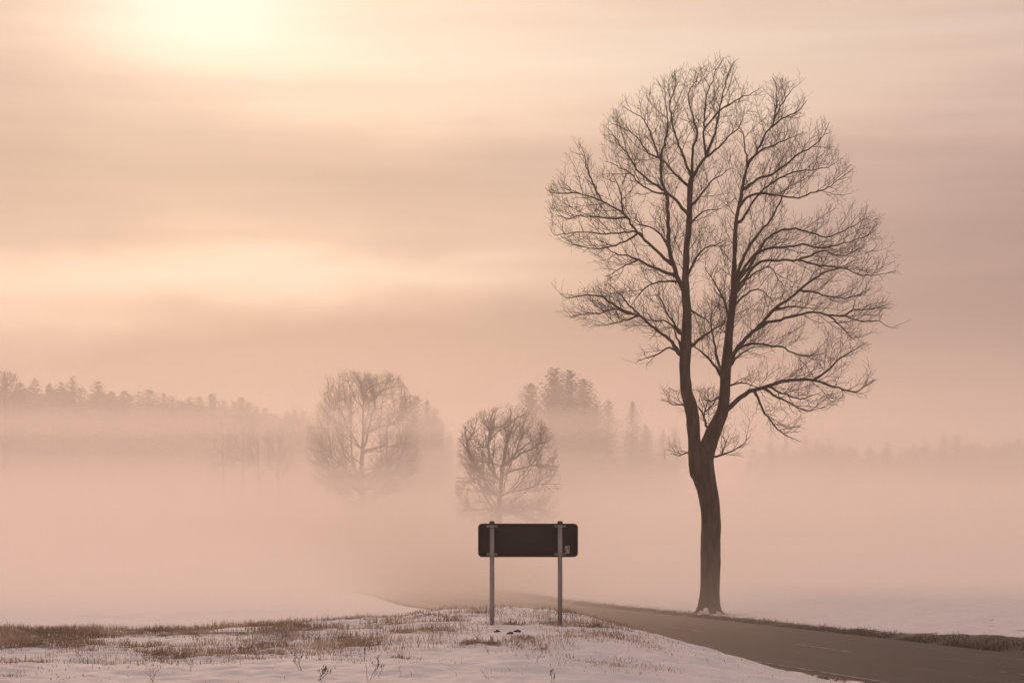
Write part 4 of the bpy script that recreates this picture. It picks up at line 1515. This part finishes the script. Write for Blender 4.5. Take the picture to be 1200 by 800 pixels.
STALKS = [(431, 799, 40, -0.08, 2, 'tall thin dead stalk at the bottom edge left of centre', True), (440, 795, 24, 0.18, 2, 'short dead stalk touching the tall thin stalk', True),
          (354, 789, 22, -0.35, 3, 'dark leaning dead weed in the left of the snow', True), (374, 797, 15, 0.5, 5, 'dark tangled dead weed beside the leaning weed', True),
          (178, 797, 36, 0.12, 5, 'thin pale dead weed bush near the bottom left edge', False), (224, 787, 30, -0.1, 2, 'pair of hair thin stalks right of the pale weed bush', False),
          (246, 776, 22, 0.1, 2, 'short stalk pair under the left grass belt', False), (645, 798, 14, 0.2, 2, 'small dead weed at the bottom edge below the sign', True),
          (468, 792, 22, 0.15, 1, 'single hair thin stalk on open snow below the middle tuft', False), (736, 767, 18, 0.05, 1, 'lone thin stalk on the snow beside the road edge', False),
          (300, 770, 24, -0.3, 3, 'forked weed standing in front of the grass belt', False), (627, 781, 16, 0.6, 2, 'bent thin stalk on open snow below the sign', False),
          (570, 793, 14, -0.5, 2, 'pair of short bent stalks on open snow at the bottom', False)]
for a in STALKS:
    stalk(*a[:6], r=0.0030 if a[6] else 0.0021, heads=a[6])


def clod(px, py, d, size, label, seed):
    """Dark lump of frozen earth and rotten leaves."""
    rng = np.random.default_rng(seed)
    s = F / d
    x = (px - 600) / s
    z = gz(x, d)
    V, q = [], []
    k, rn = 14, 7
    for i in range(rn):
        ph = math.pi / 2 * i / (rn - 1)
        for j in range(k):
            a = 2 * math.pi * j / k
            rr = 1 + 0.30 * math.sin(2 * a + seed) + 0.25 * rng.uniform(-1, 1)
            V.append((size[0] * rr * math.cos(a) * math.cos(ph), size[1] * rr * math.sin(a) * math.cos(ph), size[2] * math.sin(ph) * (1 + 0.3 * rng.uniform(-1, 1)) - 0.02))
    q = [(i * k + j, i * k + (j + 1) % k, (i + 1) * k + (j + 1) % k, (i + 1) * k + j) for i in range(rn - 1) for j in range(k)]
    m = MB(); m.raw(V, None, q)
    o = obj('earth_clod', m.mesh('earth_clod', M_CLOD, False), None, (x, d, z))
    tag(o, label, 'clod', 'dark earth clods under the sign')


M_CLOD, _p = principled('frozen_earth', (0.03, 0.022, 0.017), 0.95, 0.1)
noise_color(M_CLOD, _p, (0.016, 0.012, 0.010), (0.06, 0.042, 0.030), 9.0, 6)
clod(583, 737, 33.0, (0.05, 0.07, 0.045), 'small dark clod of earth at the foot of the left post', 3)
clod(598, 741, 32.6, (0.08, 0.08, 0.04), 'longer dark clod of earth between the sign posts', 5)
clod(606, 738, 32.9, (0.06, 0.06, 0.05), 'upright dark clod of earth touching the longer one', 8)


# ------------------------------------------------------------------ air: haze and ground fog
def volume_mat(name, col, dens, g):
    m = bpy.data.materials.new(name)
    m.use_nodes = True
    t = m.node_tree
    t.nodes.clear()
    v = N(t, 'ShaderNodeVolumePrincipled')
    v.inputs['Color'].default_value = (*col, 1)
    v.inputs['Density'].default_value = dens
    v.inputs['Anisotropy'].default_value = g
    v.inputs['Density Attribute'].default_value = ''
    v.inputs['Temperature Attribute'].default_value = ''
    out = N(t, 'ShaderNodeOutputMaterial')
    t.links.new(v.outputs[0], out.inputs['Volume'])
    return m


FOGC = (0.99, 0.948, 0.918)
hz = MB()
hz.box((0, 330, 18), (900, 880, 62))
tag(obj('haze', hz.mesh('haze', volume_mat('haze_air', FOGC, 0.0009, 0.55), False)), 'thin pale haze filling the whole valley', kind='stuff')


def fog_bank(cx, cy_, cz, sx, sy, sz, dens, label, seed, rough=0.10):
    """A closed lens of even fog with a gently rolling top."""
    nu, nv = 96, 32
    V = [(0, 0, 1.0)]
    for i in range(1, nv):
        ph = math.pi / 2 - math.pi * i / nv
        for j in range(nu):
            a = 2 * math.pi * j / nu
            V.append((math.cos(ph) * math.cos(a), math.cos(ph) * math.sin(a), math.sin(ph)))
    V.append((0, 0, -1.0))
    V = np.array(V) * np.array([sx, sy, sz])
    k = V[:, 2] > 0
    n = fbm((V[:, 0] + cx) / 45.0, (V[:, 1] + cy_) / 30.0, 3, seed)
    V[:, 2] *= np.where(k, 1 + rough * 2.2 * n, 1.0)
    V += np.array([cx, cy_, cz])
    t = [(0, 1 + j, 1 + (j + 1) % nu) for j in range(nu)]
    last = len(V) - 1
    o = 1 + (nv - 2) * nu
    t += [(last, o + (j + 1) % nu, o + j) for j in range(nu)]
    q = [(1 + i * nu + j, 1 + (i + 1) * nu + j, 1 + (i + 1) * nu + (j + 1) % nu, 1 + i * nu + (j + 1) % nu) for i in range(nv - 2) for j in range(nu)]
    me = mesh_np('fog_bank', V, [np.array(q), np.array(t)], volume_mat('fog', FOGC, dens, 0.55))
    tag(obj('fog_bank', me), label, kind='stuff')


# the low fog thins out upwards: a nest of lenses, each a little taller than the one inside it
for h, sy, dn, lb in [(7.2, 246, 0.0020, 'lowest layer of fog hugging the snow fields'), (8.8, 242, 0.0020, 'second layer of the low fog over the snow fields'),
                      (10.4, 238, 0.0014, 'third layer of the low fog at the feet of the far trees'), (12.6, 232, 0.0010, 'fourth thin layer of the low fog around the broad bare tree'),
                      (15.2, 226, 0.0006, 'topmost thin layer of the low fog fading upwards')]:
    fog_bank(0, 345, CZ - 5.2, 430, sy - 30, h, dn, lb, 30 + int(h), 0.16)
for h, sy, dn, lb in [(17, 132, 0.0011, 'tall thin mist in front of the round bare tree'), (22, 142, 0.0013, 'taller thin mist in front of the round bare tree')]:
    fog_bank(0, 236, CZ - 7, 425, sy, h, dn, lb, 90 + int(h), 0.14)
for h, sy, dn, lb in [(3.6, 58, 0.012, 'low fog pooled on the field left of the road'), (4.8, 66, 0.008, 'upper part of the fog pooled on the field left of the road')]:
    fog_bank(-52, 112, CZ - 6, sy - 12, sy, h, dn, lb, 80 + int(h), 0.12)
for h, sy, dn, lb in [(3.4, 85, 0.010, 'densest ground fog where the road disappears'), (4.0, 98, 0.010, 'dense ground fog on the road beyond the tree'),
                      (4.5, 109, 0.009, 'ground fog thickening along the road'), (5.0, 118, 0.0075, 'ground fog drifting across the road'),
                      (5.6, 126, 0.006, 'middle of the ground fog across the road'), (6.2, 134, 0.0045, 'thinning ground fog behind the big tree'),
                      (7.0, 142, 0.0045, 'upper part of the ground fog behind the big tree'), (9.2, 157, 0.0022, 'thinnest upper fog reaching out past the big tree'), (8.0, 149, 0.0040, 'thin fog lapping round the foot of the big tree')]:
    fog_bank(0, 190, CZ - 6.0, 400, sy, h, dn, lb, 50 + int(h * 10), 0.12)
for h, sy, dn, lb in [(20, 262, 0.0006, 'lowest part of the mist veiling the far treelines'), (24, 256, 0.0006, 'lower part of the mist veiling the far treelines'),
                      (28, 250, 0.0008, 'middle of the mist veiling the far treelines'), (32, 243, 0.0007, 'upper part of the mist veiling the far treelines'),
                      (36, 235, 0.0005, 'high mist veiling the far treelines'), (40, 226, 0.0004, 'highest thin mist over the far treelines')]:
    fog_bank(0, 335, CZ - 12, 430, sy, h, dn, lb, int(h), 0.10)
for sx, h, dn, lb in [(74, 0.5, 0.003, 'bright core of the floating fog band across the distant trees'), (80, 0.9, 0.004, 'inner layer of the floating fog band'),
                      (86, 1.4, 0.004, 'outer layer of the floating fog band'), (92, 2.0, 0.002, 'faint rim of the floating fog band')]:
    fog_bank(-42, 204, CZ + 8.0, sx, 26, h, dn, lb, 60 + int(sx), 0.45)
for wx, wy, wz, sx, sy, h, dn, lb in [(-30, 140, -2.6, 26, 14, 0.9, 0.016, 'wisp of fog drifting low on the left field'), (-9, 128, -3.0, 17, 10, 0.7, 0.016, 'wisp of fog over the far bend of the road'),
                                      (20, 150, -1.8, 24, 13, 0.8, 0.014, 'wisp of fog to the right of the round bare tree'), (38, 170, 0.6, 30, 15, 0.9, 0.010, 'thin wisp of fog on the field at the right'),
                                      (-38, 190, 3.2, 28, 14, 1.0, 0.010, 'wisp of fog below the floating band'), (-6, 238, 5.0, 22, 12, 1.2, 0.012, 'wisp of fog in front of the evergreen clump')]:
    fog_bank(wx, wy, CZ + wz, sx, sy, h, dn, lb, 140 + int(wx + wy), 0.5)
for h, sy, dn, lb in [(3.6, 40, 0.016, 'fog lying on the far bend of the road'), (4.6, 48, 0.013, 'upper fog over the far bend of the road')]:
    fog_bank(-9, 116, CZ - 6.4, sy - 18, sy, h, dn, lb, 200 + int(h), 0.15)
